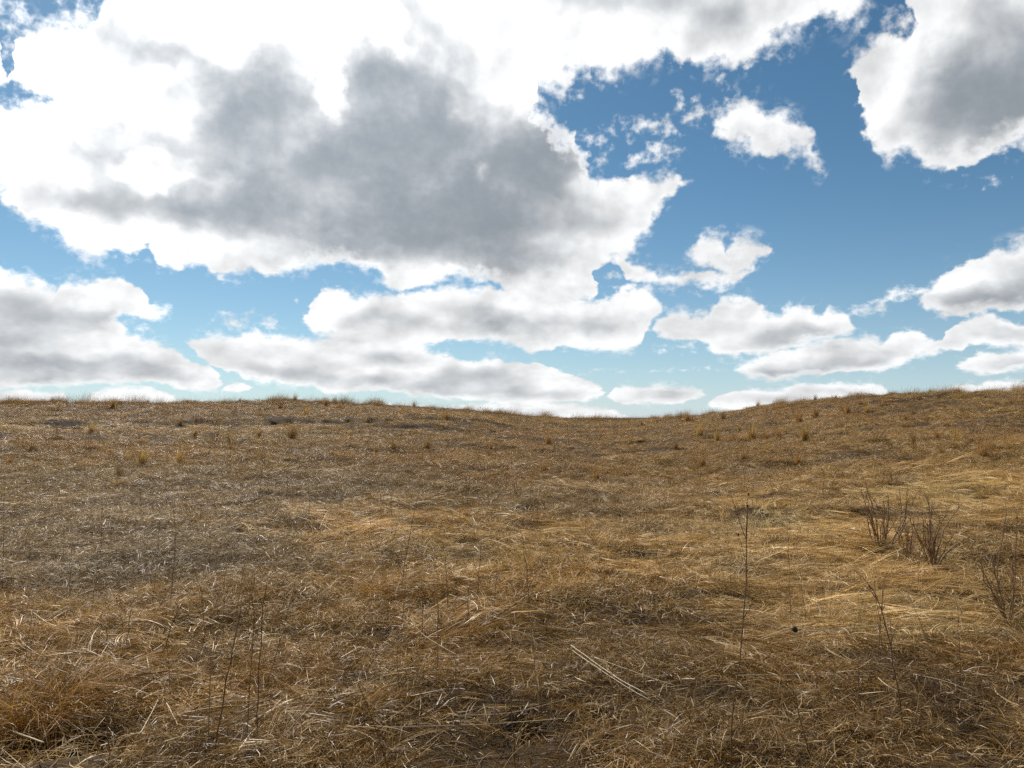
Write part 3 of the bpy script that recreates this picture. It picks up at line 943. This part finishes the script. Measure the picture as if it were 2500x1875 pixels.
STALK = twig_material('weathered_stalk', (0.110, 0.055, 0.024), (0.230, 0.130, 0.060))
STRAW = twig_material('bleached_straw', (0.50, 0.39, 0.22), (0.72, 0.60, 0.40), 0.4)
BROWNSTEM = twig_material('brown_twig', (0.150, 0.080, 0.034), (0.300, 0.180, 0.085))
TANSTEM = twig_material('tan_stem', (0.26, 0.17, 0.075), (0.42, 0.28, 0.13), 0.5)
HEAD = twig_material('seed_head', (0.030, 0.018, 0.010), (0.085, 0.052, 0.028), 0.9)


def tube(points, r0, r1, sides=5):
    """A tapering bent stem along a list of points."""
    P = [Vector(p) for p in points]
    V, F = [], []
    for i, p in enumerate(P):
        t = (P[min(i + 1, len(P) - 1)] - P[max(i - 1, 0)]).normalized()
        a = t.cross(Vector((0.3, 1, 0.2))).normalized()
        b = t.cross(a)
        f = i / (len(P) - 1)
        r = r0 + (r1 - r0) * f
        for k in range(sides):
            w = 2 * math.pi * k / sides
            V.append(p + (a * math.cos(w) + b * math.sin(w)) * r)
    for i in range(len(P) - 1):
        for k in range(sides):
            k2 = (k + 1) % sides
            F.append((i * sides + k, i * sides + k2, (i + 1) * sides + k2, (i + 1) * sides + k))
    F.append(tuple(range(sides))[::-1])
    F.append(tuple((len(P) - 1) * sides + k for k in range(sides)))
    return V, F


def bend(points, n=9, wob=0.006):
    """A smooth slightly knotty path through a few points."""
    P = [Vector(p) for p in points]
    if len(P) == 2:
        P = [P[0], P[0].lerp(P[1], 0.5) + Vector((random.uniform(-1, 1), random.uniform(-1, 1), 0)) * wob * 2, P[1]]
    out = []
    m = len(P) - 1
    for i in range(n + 1):
        s = i / n * m
        k = min(int(s), m - 1)
        t = s - k
        p0, p1, p2, p3 = P[max(k - 1, 0)], P[k], P[k + 1], P[min(k + 2, m)]
        q = 0.5 * ((2 * p1) + (p2 - p0) * t + (2 * p0 - 5 * p1 + 4 * p2 - p3) * t * t + (3 * p1 - p0 - 3 * p2 + p3) * t ** 3)
        if 0 < i < n:
            q = q + Vector((random.gauss(0, wob), random.gauss(0, wob), random.gauss(0, wob * .3)))
        out.append(q)
    return out


def tag(o, label, cat, group=None):
    o['label'], o['category'] = label, cat
    if group:
        o['group'] = group
    return o


def root_at(name, loc):
    o = bpy.data.objects.new(name, None)
    o.empty_display_size = 0.05
    COL.objects.link(o)
    o.location = loc
    return o


def lump(r, n=7, rings=5, long=1.25):
    """A small rough seed head."""
    V, F = [], []
    for i in range(rings + 1):
        a = math.pi * i / rings
        for k in range(n):
            w = 2 * math.pi * k / n
            q = r * random.uniform(0.8, 1.2)
            V.append(Vector((q * math.sin(a) * math.cos(w), q * math.sin(a) * math.sin(w), q * long * math.cos(a))))
    for i in range(rings):
        for k in range(n):
            F.append((i * n + k, i * n + (k + 1) % n, (i + 1) * n + (k + 1) % n, (i + 1) * n + k))
    return V, F


def put_part(name, VF, mat, root, base):
    V, F = VF
    return mesh_object(name, [v - base for v in V], F, mat, root, True)


def add_head(root, base, p, r, mat):
    V, F = lump(r)
    return put_part('seed_head', ([v + p for v in V], F), mat, root, base)


def stalk(path, label, r=0.0036, twigs=3, heads=1, mat=None, group='weed stalks standing in the field', depth_lean=0.0, name='weed_stalk'):
    """path: points of the photograph from the foot upwards; the stalk stands where its foot meets the ground."""
    mat = mat or STALK
    foot = ground_at(*path[0])
    base = foot - Vector((0, 0, 0.03))
    world = [base]
    for i, (x, y) in enumerate(path[1:]):
        world.append(at_depth(x, y, foot.y + depth_lean * (i + 1)))
    root = root_at(name, foot)
    tag(root, label, 'weed stalk', group)
    k = max(1.0, foot.y / 9.0) ** 0.5
    line = bend(world, 10, 0.004 * k)
    put_part('stem', tube(line, r * k, r * 0.4 * k), mat, root, foot)
    H = (line[-1] - line[0]).length
    for t in range(twigs):
        i = random.randint(5, 9)
        a = random.uniform(0, 6.28)
        up = (line[i] - line[i - 1]).normalized()
        d = (up + Vector((math.cos(a), math.sin(a), 0.1)) * random.uniform(0.35, 0.9)).normalized()
        L = H * random.uniform(0.07, 0.2)
        tip = line[i] + d * L + Vector((0, 0, L * 0.15))
        tw = put_part('twig', tube(bend([line[i], tip], 4, 0.003), r * 0.38 * k, r * 0.22 * k, 4), mat, root, foot)
        if random.random() < 0.2:
            add_head(root, foot, tip, 0.0045 * k, HEAD)
    if heads:
        add_head(root, foot, line[-1], 0.0048 * k, HEAD)
    return root


STALKS = [
    ([(520, 1858), (542, 1718), (568, 1596), (590, 1465)], 'thick dark stalk leaning right at lower left, its foot near the bottom edge', .0046, 2),
    ([(636, 1845), (629, 1731), (636, 1543), (651, 1421)], 'tall dark stalk bowed slightly left at lower left, right of the leaning pair', .0040, 2),
    ([(597, 1849), (616, 1587), (620, 1395)], 'very thin straight stalk between two darker stalks at lower left', .0026, 1),
    ([(507, 1849), (516, 1631), (524, 1526)], 'tan upright stalk beside the foot of the thick leaning stalk', .0034, 1),
    ([(647, 1670), (682, 1570), (721, 1421)], 'slender stalk leaning far to the right, rightmost of the lower left group', .0032, 2),
    ([(380, 1640), (420, 1522), (441, 1482)], 'dark stalk slanting right above the hollow at lower left', .0034, 3),
    ([(358, 1543), (393, 1473), (441, 1395)], 'thin stalk slanting steeply right, crossing the upright ones on the left', .0028, 2),
    ([(415, 1491), (428, 1325), (420, 1216)], 'tallest upright stalk in the left part of the field', .0032, 3),
    ([(247, 1395), (248, 1229)], 'lone straight stalk rising from the grey patch on the left', .0030, 1),
    ([(371, 1482), (385, 1342), (389, 1272)], 'straight thin stalk with side twigs left of the tallest left stalk', .0028, 4),
    ([(330, 1478), (323, 1408)], 'short dark stub of stalk on the left among taller ones', .0030, 1),
    ([(315, 1452), (297, 1342)], 'thin stalk leaning left on the left side of the field', .0026, 2),
    ([(498, 1587), (494, 1456), (468, 1369)], 'stalk bending left at its top, left of centre in the foreground', .0030, 2),
    ([(529, 1530), (531, 1421)], 'short upright stalk right of the left bending one', .0028, 1),
    ([(258, 1587), (262, 1522)], 'short stub with a dark foot left in the foreground', .0040, 0),
    ([(262, 1875), (267, 1696)], 'upright stalk at the bottom edge right of the big dark tussock', .0034, 1),
    ([(304, 1609), (315, 1522), (321, 1473)], 'dark crooked stalk above the big tussock at lower left', .0034, 2),
    ([(605, 1513), (616, 1395)], 'fine stalk standing behind the lower left stalk group', .0026, 2),
    ([(7, 1412), (9, 1216)], 'thin stalk at the very left edge of the field', .0030, 1),
    ([(975, 1452), (990, 1360), (1018, 1220)], 'strong brown stalk rising right from the golden tussock left of centre', .0052, 2),
    ([(1259, 1875), (1246, 1674), (1246, 1600)], 'upright stalk at the middle of the bottom edge', .0034, 2),
    ([(1294, 1491), (1285, 1377), (1272, 1307)], 'stalk leaning left in the centre, crossing a right leaning one', .0032, 2),
    ([(1254, 1505), (1294, 1430), (1338, 1342)], 'stalk leaning right in the centre, crossing a left leaning one', .0030, 2),
    ([(1569, 1722), (1576, 1600)], 'short straight stalk right of the pale crossed straws', .0030, 1),
    ([(1099, 1513), (1099, 1482)], 'short broken stub standing in the centre left foreground', .0045, 0),
    ([(977, 1727), (970, 1521)], 'thin straight stalk below the golden tussock left of centre', .0026, 1),
    ([(1110, 1771), (1112, 1587)], 'thin upright stalk in the foreground left of the middle', .0026, 1),
    ([(1014, 1784), (1036, 1622)], 'faint stalk leaning right in the foreground, left of the middle', .0024, 1),
    ([(1316, 1233), (1340, 1180)], 'little stalk leaning right far up in the centre of the field', .0036, 2),
    ([(1786, 1868), (1790, 1753), (1816, 1513), (1825, 1281), (1827, 1207)], 'tallest stalk of all, standing right of centre from the bottom edge', .0042, 4),
    ([(1989, 1872), (1947, 1722), (1930, 1660)], 'dark stalk leaning left at the bottom edge, right of the tallest', .0042, 1),
    ([(2209, 1792), (2194, 1692), (2174, 1578), (2144, 1473), (2122, 1430)], 'dark stalk curving left with a forked twiggy top on the right', .0050, 7),
    ([(2087, 1762), (2096, 1613)], 'upright brown stalk left of the forked stalk on the right', .0038, 1),
    ([(1932, 1543), (1928, 1395), (1919, 1233)], 'long thin stalk above the fallen thistle head', .0028, 3),
    ([(1788, 1482), (1785, 1342)], 'faint upright stalk left of the long thin one on the right', .0024, 1),
    ([(1873, 1714), (1869, 1622)], 'short thin stalk in the right foreground below the thistle head', .0028, 1),
    ([(2460, 1330), (2455, 1215)], 'straight stalk near the right edge behind the bent shoots', .0034, 2),
    ([(170, 1480), (176, 1330)], 'fine stalk in the grey patch far on the left', .0026, 2),
    ([(755, 1300), (752, 1160)], 'thin upright stalk standing alone left of centre in the middle distance', .0034, 2),
    ([(700, 1240), (703, 1150)], 'thin stalk just left of the lone middle stalk', .0030, 1),
    ([(70, 1640), (85, 1520)], 'stalk leaning right near the left edge above the big tussock', .0030, 1),
    ([(1600, 1395), (1604, 1300)], 'tiny pale stalk standing right of centre in the combed straw', .0028, 1),
]
for path, label, r, tw in STALKS:
    stalk(path, label, r, tw, 1 if tw > 2 else 0, TANSTEM if label.startswith('tan') else STALK)

ORD = ['first', 'second', 'third', 'fourth', 'fifth', 'sixth', 'seventh', 'eighth', 'ninth', 'tenth', 'eleventh', 'twelfth', 'thirteenth', 'fourteenth', 'fifteenth',
       'sixteenth', 'seventeenth', 'eighteenth', 'nineteenth', 'twentieth', 'twenty-first', 'twenty-second', 'twenty-third', 'twenty-fourth']


def numbered(items):
    """Items of one band in order from left to right with the word for their place."""
    return [(ORD[i], it) for i, it in enumerate(sorted(items, key=lambda t: t[0]))]


# many thin stalks farther up the field
for lo, hi, n, where in [(1105, 1165, 20, 'in the far midfield band'), (1175, 1240, 18, 'in the middle midfield band'), (1250, 1340, 14, 'in the near midfield band'), (1500, 1600, 14, 'in the upper foreground'), (1640, 1840, 16, 'in the lower foreground')]:
    for word, (px, py) in numbered([(random.uniform(20, 2480), random.uniform(lo, hi)) for _ in range(n)]):
        hp = random.uniform(0.30, 0.75) * FPX / max(6, ground_at(px, py).y)
        ln = random.gauss(0, 0.12)
        lean = 'leaning left' if ln < -0.06 else 'leaning right' if ln > 0.06 else 'upright'
        stalk([(px, py), (px + ln * hp * .4 + random.gauss(0, 2), py - hp * .5), (px + ln * hp, py - hp)],
              'thin %s weed stalk, %s from the left %s' % (lean, word, where), random.uniform(.0026, .0040), random.randint(1, 4), 0,
              random.choice([STALK, BROWNSTEM, TANSTEM]), group='thin weed stalks ' + where)


# -------- tussocks
def tussock_meshes(kind, H):
    """Standing blades and the skirt of fallen ones, for a tussock of height H."""
    n = 620 if kind != 'mound' else 900
    w = 0.0030
    x, y = disk(n, H * {'upright': 0.17, 'mound': 0.42}.get(kind, 0.22))
    if kind == 'upright':
        az, pitch, L, dr = rng.normal(0, 1.4, n), U(1.1, 1.55, n), (0.35 + 0.95 * rng.random(n) ** 1.3) * H, U(0.0, 0.75, n)
    elif kind == 'mound':
        az, pitch, L, dr = U(0, 6.28, n), U(0.6, 1.4, n), U(0.7, 1.35, n) * H, U(0.8, 2.2, n)
    else:
        az, pitch, L, dr = U(0, 6.28, n), U(0.7, 1.4, n), U(0.6, 1.2, n) * H, U(0.9, 2.1, n)
    a = blade_mesh('blades', TUSSOCK, np.stack([x, y, x * 0], 1), az, pitch, L, U(w * .6, w * 1.4, n), dr, rng.normal(0, 0.4, n), rng.random(n) * 0.95, floor=0.004)
    m = 320
    x, y = disk(m, H * 0.34)
    b = blade_mesh('skirt', TUSSOCK, np.stack([x, y, x * 0 + .01], 1), np.arctan2(y, x) + rng.normal(0, .6, m), U(0.1, 0.7, m), U(0.5, 1.1, m) * H * 0.9, U(w * .6, w * 1.4, m), U(0.5, 1.5, m), rng.normal(0, 0.5, m), rng.random(m) * 0.7)
    return a, b


# -------- shrubs: several twiggy stems from one foot
def shrub(foot_px, stems, label, skirt=True, r=0.0072, name='twiggy_shrub', twigs=(4, 8), extra=12):
    foot = ground_at(*foot_px)
    root = root_at(name, foot)
    tag(root, label, 'shrub', 'bare shrubs')
    k = max(1.0, foot.y / 9.0) ** 0.4
    stems = list(stems)
    for _ in range(extra):
        a_, b_ = random.sample(stems[:len(stems) - 0], 2)
        f = random.uniform(0.25, 0.75)
        jx, jy = random.gauss(0, 16), random.uniform(-14, 10)
        stems.append([(p[0] * f + q_[0] * (1 - f) + jx * (i_ + 1), p[1] * f + q_[1] * (1 - f) + jy * (i_ + 1)) for i_, (p, q_) in enumerate(zip(a_, b_))])
    for pts in stems:
        dy = random.uniform(-0.18, 0.18) * k
        f0 = foot + Vector((random.uniform(-0.05, 0.05) * k, random.uniform(-0.05, 0.05) * k, -0.03))
        w = [f0] + [at_depth(x, y, foot.y + dy * (i + 1) / len(pts)) for i, (x, y) in enumerate(pts)]
        line = bend(w, 9, 0.006 * k)
        st = put_part('stem', tube(line, r * k, r * 0.45 * k), BROWNSTEM, root, foot)
        H = (line[-1] - line[0]).length
        for _ in range(random.randint(*twigs)):
            i = random.randint(3, 8)
            a = random.uniform(0, 6.28)
            up = (line[i] - line[i - 1]).normalized()
            d = (up + Vector((math.cos(a), math.sin(a), 0.15)) * random.uniform(0.3, 0.7)).normalized()
            tip = line[i] + d * H * random.uniform(0.08, 0.25)
            put_part('twig', tube(bend([line[i], tip], 4, 0.004), r * 0.4 * k, r * 0.2 * k, 4), BROWNSTEM, st, foot)
    if skirt:
        for nm, me in zip(('grass_skirt', 'fallen_skirt'), tussock_meshes('droop', 0.26 * k)):
            o = bpy.data.objects.new(nm, me)
            COL.objects.link(o)
            o.parent = root
            o.color = (0.46, 0.28, 0.095, 1)
    return root


SH = lambda x, y: (1650 + x / 2.288, 1150 + y / 2.288)
shrub((2279, 1402), [[SH(1490, 350), SH(1600, 180)], [SH(1425, 350), SH(1410, 120)], [SH(1395, 400), SH(1380, 270)], [SH(1380, 460), SH(1350, 350)], [SH(1460, 420), SH(1465, 330)],
                     [SH(1520, 450), SH(1640, 370)], [SH(1420, 450), SH(1440, 380)], [SH(1500, 470), SH(1560, 400)]], 'wide bare shrub of fanned out twigs on the right')
shrub((2150, 1352), [[SH(1075, 300), SH(1058, 110)], [SH(1145, 330), SH(1165, 250)], [SH(1180, 330), SH(1195, 240)], [SH(1255, 300), SH(1248, 90)], [SH(1270, 320), SH(1285, 110)], [SH(1110, 350), SH(1090, 260)]],
      'narrow upright bare shrub just left of the wide fanned one')
shrub((2212, 1386), [[SH(1290, 380), SH(1275, 260)], [SH(1310, 400), SH(1330, 280)], [SH(1270, 420), SH(1235, 300)], [SH(1300, 430), SH(1305, 330)]], 'low loose bare shrub between the narrow and the wide ones on the right', r=0.005, extra=8)
shrub((2468, 1546), [[SH(1790, 720), SH(1690, 480)], [SH(1810, 760), SH(1745, 640)], [SH(1885, 700), SH(1880, 500)], [SH(1890, 640), SH(1912, 200)], [SH(1800, 600), SH(1842, 240)]],
      'dark bare shoots leaning left at the right edge of the field', r=0.0060, extra=3)
for px, py, hp, n, label in [(525, 1090, 48, 16, 'greyish bush of fine dead twigs on the left slope'), (565, 1090, 36, 10, 'low twiggy bush touching the greyish bush on the left slope'),
                             (2143, 1080, 58, 14, 'grey feathery bush among golden tussocks on the right slope'), (140, 1075, 34, 9, 'faint twiggy bush far left below the bank'),
                             (2180, 1190, 46, 8, 'low dark twiggy bush above the narrow shrub on the right'), (480, 1278, 46, 9, 'dark little bush with a green foot left of centre')]:
    st = []
    for _ in range(n):
        dx = random.gauss(0, hp * 0.55)
        st.append([(px + dx * 0.5, py - hp * 0.5), (px + dx, py - hp * random.uniform(0.6, 1.1))])
    shrub((px, py), st, label, r=0.003, name='dead_bush', twigs=(1, 3), extra=0)


_shared = {}


def tussock(px, py, hp, kind, colour, label, group='grass tussocks', own=False, name='grass_tussock'):
    foot = ground_at(px, py)
    H = hp * foot.y / FPX
    if H > 0.30 and not own:
        key = (kind, random.randint(0, 2))
        if key not in _shared:
            _shared[key] = tussock_meshes(kind, 0.5)
        meshes, scale = _shared[key], H / 0.5
    else:
        meshes, scale = tussock_meshes(kind, H), 1.0
    root = root_at(name, foot - Vector((0, 0, 0.01)))
    root.rotation_euler = (0, 0, random.uniform(-0.6, 0.6) if kind == 'upright' else random.uniform(0, 6.28))
    root.scale = (scale,) * 3
    tag(root, label, 'tussock', group)
    for nm, me in zip(('blades', 'skirt'), meshes):
        o = bpy.data.objects.new(nm, me)
        COL.objects.link(o)
        o.parent = root
        c = np.array(colour) * random.uniform(0.9, 1.1) * (1.1 if nm == 'blades' else 1.0)
        o.color = (*c, 1)
    return root


G, O, K_, B = (0.58, 0.365, 0.120), (0.50, 0.275, 0.095), (0.15, 0.088, 0.034), (0.38, 0.22, 0.08)
TUSSOCKS = [
    (345, 1140, 50, 'upright', G, 'tall golden tussock on the left slope below the greyish bush'),
    (437, 1138, 46, 'upright', G, 'golden tussock right of the tall golden one on the left slope'),
    (312, 1132, 30, 'upright', G, 'thin golden tussock left of the tall golden one on the left slope'),
    (290, 1165, 24, 'upright', K_, 'small dark tussock below the golden ones on the left slope'),
    (45, 1138, 22, 'droop', B, 'low brown tussock at the left edge of the slope'),
    (960, 1100, 28, 'upright', B, 'small brown tussock in the middle distance left of centre'),
    (1042, 1100, 36, 'upright', B, 'brown tussock right of the small one left of centre in the distance'),
    (1338, 1088, 36, 'upright', O, 'orange brown tussock below the dip of the skyline'),
    (1346, 1116, 20, 'droop', O, 'little orange tussock just below the one under the dip'),
    (1538, 1088, 28, 'upright', G, 'small golden tussock right of the dip in the skyline'),
    (1750, 1079, 36, 'upright', G, 'golden tussock on the right slope, leftmost of the golden row'),
    (1835, 1077, 50, 'upright', G, 'tall golden tussock second from left in the right slope row'),
    (1962, 1083, 52, 'upright', G, 'broad golden tussock in the middle of the right slope'),
    (2083, 1071, 32, 'upright', G, 'golden tussock left of the grey feathery bush on the right'),
    (2228, 1086, 34, 'upright', B, 'brown tussock right of the grey feathery bush'),
    (2332, 1088, 46, 'upright', G, 'pale gold tussock far right on the slope, above the biggest'),
    (2397, 1124, 58, 'upright', O, 'big rust gold tussock near the right edge of the slope'),
    (2465, 1088, 36, 'upright', G, 'golden tussock at the right edge of the slope'),
    (1712, 1146, 50, 'upright', O, 'loose orange tussock leaning in the middle right of the field'),
    (2205, 1132, 34, 'mound', K_, 'dark rounded tussock below the grey feathery bush'),
    (2268, 1124, 28, 'mound', B, 'brown rounded tussock right of the dark one on the right slope'),
    (1872, 1105, 28, 'upright', G, 'short golden tussock below the tall one on the right slope'),
    (1934, 1099, 22, 'droop', O, 'low orange tussock left of the broad golden one'),
    (1804, 1054, 20, 'upright', G, 'tiny golden tussock above the right slope row'),
    (2210, 1026, 20, 'upright', O, 'small rust tussock high on the right slope'),
    (1990, 1252, 44, 'mound', B, 'brown mound of bent grass above the shrubs on the right'),
    (2085, 1252, 34, 'mound', B, 'smaller brown mound right of the bent grass mound'),
    (2410, 1212, 36, 'mound', G, 'golden mound of flattened grass far right in midfield'),
    (935, 1464, 96, 'mound', (0.50, 0.27, 0.07), 'dark golden tussock at the foot of the strong stalk left of centre'),
    (1045, 1468, 56, 'mound', (0.46, 0.25, 0.07), 'low golden tussock right of the one at the strong stalk'),
    (1130, 1276, 36, 'upright', (0.46, 0.22, 0.06), 'bright orange tussock in the centre of the field'),
    (1222, 1284, 28, 'droop', O, 'low orange tussock right of the bright orange one'),
    (605, 1330, 24, 'mound', K_, 'small dark tussock left of centre in midfield'),
    (475, 1282, 26, 'droop', (0.13, 0.14, 0.05), 'greenish dark tuft at the foot of the dark little bush'),
    (105, 1775, 215, 'mound', (0.42, 0.21, 0.045), 'big dark golden tussock in the bottom left corner'),
    (200, 1690, 70, 'mound', (0.36, 0.20, 0.06), 'golden brown tussock behind the big bottom left one'),
    (125, 1500, 74, 'droop', G, 'drooping tussock over a dark hollow near the left edge'),
    (570, 1640, 46, 'mound', K_, 'dark low tussock among the lower left stalks'),
    (1085, 1330, 44, 'droop', G, 'pale drooping tussock above the strong stalk tussock'),
    (1255, 1362, 44, 'droop', G, 'pale drooping tussock in the centre of the field'),
    (890, 1760, 50, 'mound', B, 'brown curly tussock low in the foreground left of middle'),
    (2080, 1790, 56, 'mound', B, 'brown curly tussock low in the right foreground'),
    (2360, 1545, 40, 'droop', G, 'pale gold tussock in the bright straw on the right'),
    (1480, 1745, 44, 'mound', K_, 'dark low tussock at the lower end of the pale crossed straws'),
    (2450, 1830, 60, 'mound', K_, 'dark tussock in the bottom right corner'),
]
for t in TUSSOCKS:
    tussock(*t)
NAMES = {G: 'golden', O: 'rust coloured', B: 'brown', K_: 'dark'}
for lo, hi, d0, d1, n, where in [(1560, 2490, 20, 45, 13, 'high on the right slope'), (1560, 2490, 50, 95, 16, 'halfway up the right slope'), (1560, 2490, 100, 165, 20, 'low on the right slope'),
                                 (20, 1400, 20, 50, 10, 'high on the left slope'), (20, 1400, 60, 110, 12, 'halfway up the left slope'), (20, 1500, 120, 220, 14, 'low on the left slope')]:
    for word, (px, off) in numbered([(random.uniform(lo, hi), random.uniform(d0, d1)) for _ in range(n)]):
        top = float(np.interp(px, CREST[:, 0], CREST[:, 1]))
        c = random.choice([G, O, B, O, B])
        tussock(px, top + off, random.choice([10, 14, 18, 22, 30]) * random.uniform(0.8, 1.2) * (1 + off / 250), random.choice(['upright', 'upright', 'droop']), c,
                'small %s tussock, %s from the left %s' % (NAMES[c], word, where), 'small tussocks ' + where)
# clumps that stick up above the crest
for word, (px, hp) in numbered([(x, random.uniform(10, 21)) for x in (60, 125, 190, 360, 455, 585, 720, 815, 1010, 1075, 1230, 1600, 1740, 1850, 1990, 2040, 2180, 2270, 2340, 2390)]):
    top = float(np.interp(px, CREST[:, 0], CREST[:, 1]))
    c = random.choice([B, O, B])
    tussock(px, top + 9, hp, random.choice(['upright', 'droop']), c, 'wispy %s grass clump against the sky, %s from left on the crest' % (NAMES[c], word), 'clumps on the crest')


# -------- fallen stems
def fallen(path, label, r=0.0028, mat=None, lift=0.10, name='fallen_straw'):
    P = [ground_at(x, y) + Vector((0, 0, lift + random.uniform(0, 0.008))) for x, y in path]
    line = bend(P, 10, 0.0011)
    base = P[0].copy()
    V, F = tube(line, r, r * 0.55)
    o = mesh_object(name, [v - base for v in V], F, mat or STRAW, None, True)
    o.location = base
    tag(o, label, 'straw', 'straws lying on the grass')
    return o


for path, label, r in [
    ([(1394, 1613), (1495, 1692), (1582, 1744)], 'brightest pale straw lying right of centre, slanting down to the right', .0028),
    ([(1398, 1630), (1500, 1705), (1590, 1760)], 'tan straw lying just below and along the brightest pale straw', .0020),
    ([(1803, 1694), (1930, 1692), (2144, 1696)], 'long level straw lying in the right foreground below the thistle stem', .0030),
    ([(1655, 1792), (1722, 1775), (1790, 1765)], 'pale straw lying left of the foot of the tallest stalk', .0026),
    ([(922, 1832), (1176, 1819), (1390, 1806)], 'very long straw lying almost level near the middle bottom edge', .0030),
    ([(1097, 1482), (1176, 1513), (1237, 1543)], 'arched straw in the centre, slanting down to the right', .0026),
    ([(1001, 1543), (1036, 1587), (1123, 1644)], 'bent straw left of the middle in the foreground, falling right', .0024),
    ([(1451, 1648), (1560, 1690), (1650, 1722)], 'thin straw running right beyond the brightest pale straw', .0024),
    ([(5, 1722), (87, 1688), (153, 1670)], 'pale straw at the left edge above the big dark tussock', .0026),
    ([(340, 1850), (358, 1814), (385, 1757)], 'whitish straw slanting up to the right at lower left', .0032),
    ([(406, 1767), (420, 1795), (433, 1823)], 'short whitish straw slanting down beside the one at lower left', .0028),
    ([(398, 1868), (450, 1850), (498, 1827)], 'pale straw lying at the bottom edge near the thick leaning stalk', .0032),
    ([(1105, 1800), (1250, 1790), (1400, 1750)], 'long straw crossing the bottom middle, rising to the right', .0024),
    ([(2230, 1690), (2300, 1705), (2372, 1735)], 'pale straw lying right of the forked stalk, falling right', .0028),
    ([(2145, 1700), (2165, 1720), (2196, 1735)], 'short curved straw at the foot of the forked stalk', .0026),
    ([(5, 1830), (45, 1845), (105, 1868)], 'thick white bent stem in the bottom left corner', .0060),
    ([(35, 1775), (60, 1795), (180, 1812)], 'long white curved stem above the corner at bottom left', .0040),
]:
    fallen(path, label, r)

# the thistle head on its bleached stem, fallen on the right
P = [ground_at(x, y) + Vector((0, 0, 0.13)) for x, y in ((1950, 1589), (2070, 1580), (2188, 1566))]
th = root_at('fallen_thistle', P[0])
tag(th, 'fallen bleached stem with a dark round thistle head on the right', 'thistle')
put_part('stem', tube(bend(P, 10, 0.002), 0.0052, 0.0030, 6), STRAW, th, P[0])
hp = ground_at(1941, 1584) + Vector((0, 0, 0.135))
V, F = lump(0.018, 10, 7, 1.15)
hd = put_part('seed_head', ([v + hp for v in V], F), HEAD, th, P[0])
spv, spf = [], []
for _ in range(60):
    d = Vector((random.gauss(0, 1), random.gauss(0, 1), random.gauss(0, 1))).normalized()
    v, f = tube([hp + d * 0.014, hp + d * random.uniform(0.022, 0.032)], 0.0016, 0.0005, 3)
    spf += [tuple(i + len(spv) for i in q) for q in f]
    spv += v
sp = put_part('spines', (spv, spf), HEAD, hd, P[0])
sp['kind'] = 'stuff'

# -------- dark slumped sods along the banks
for i, (px, py, hp, label) in enumerate([
        (185, 1046, 16, 'dark slumped sod at the far left bank'), (280, 1040, 14, 'small dark sod right of the far left one on the bank'),
        (560, 1036, 14, 'flat dark sod on the left bank under the highest part of the crest'), (665, 1028, 18, 'dark sod left of a matching pair on the left bank'),
        (705, 1027, 20, 'round dark sod, right of the pair on the left bank'), (850, 1024, 14, 'small dark sod between the pairs on the left bank'),
        (905, 1023, 22, 'largest dark sod near the right end of the left bank'), (950, 1023, 16, 'dark sod right of the largest one on the left bank'),
        (1010, 1020, 14, 'last dark sod at the right end of the left bank'), (2250, 968, 14, 'low dark sod at the left end of the crest cut on the right'),
        (2300, 966, 20, 'tall dark sod on the crest cut on the right'), (2345, 964, 18, 'dark sod in the middle of the crest cut on the right'),
        (2395, 965, 14, 'dark sod at the right end of the crest cut')]):
    tussock(px, py + 6, hp, 'mound', (0.105, 0.062, 0.026), label, 'dark sods along the banks', name='sod_clump')
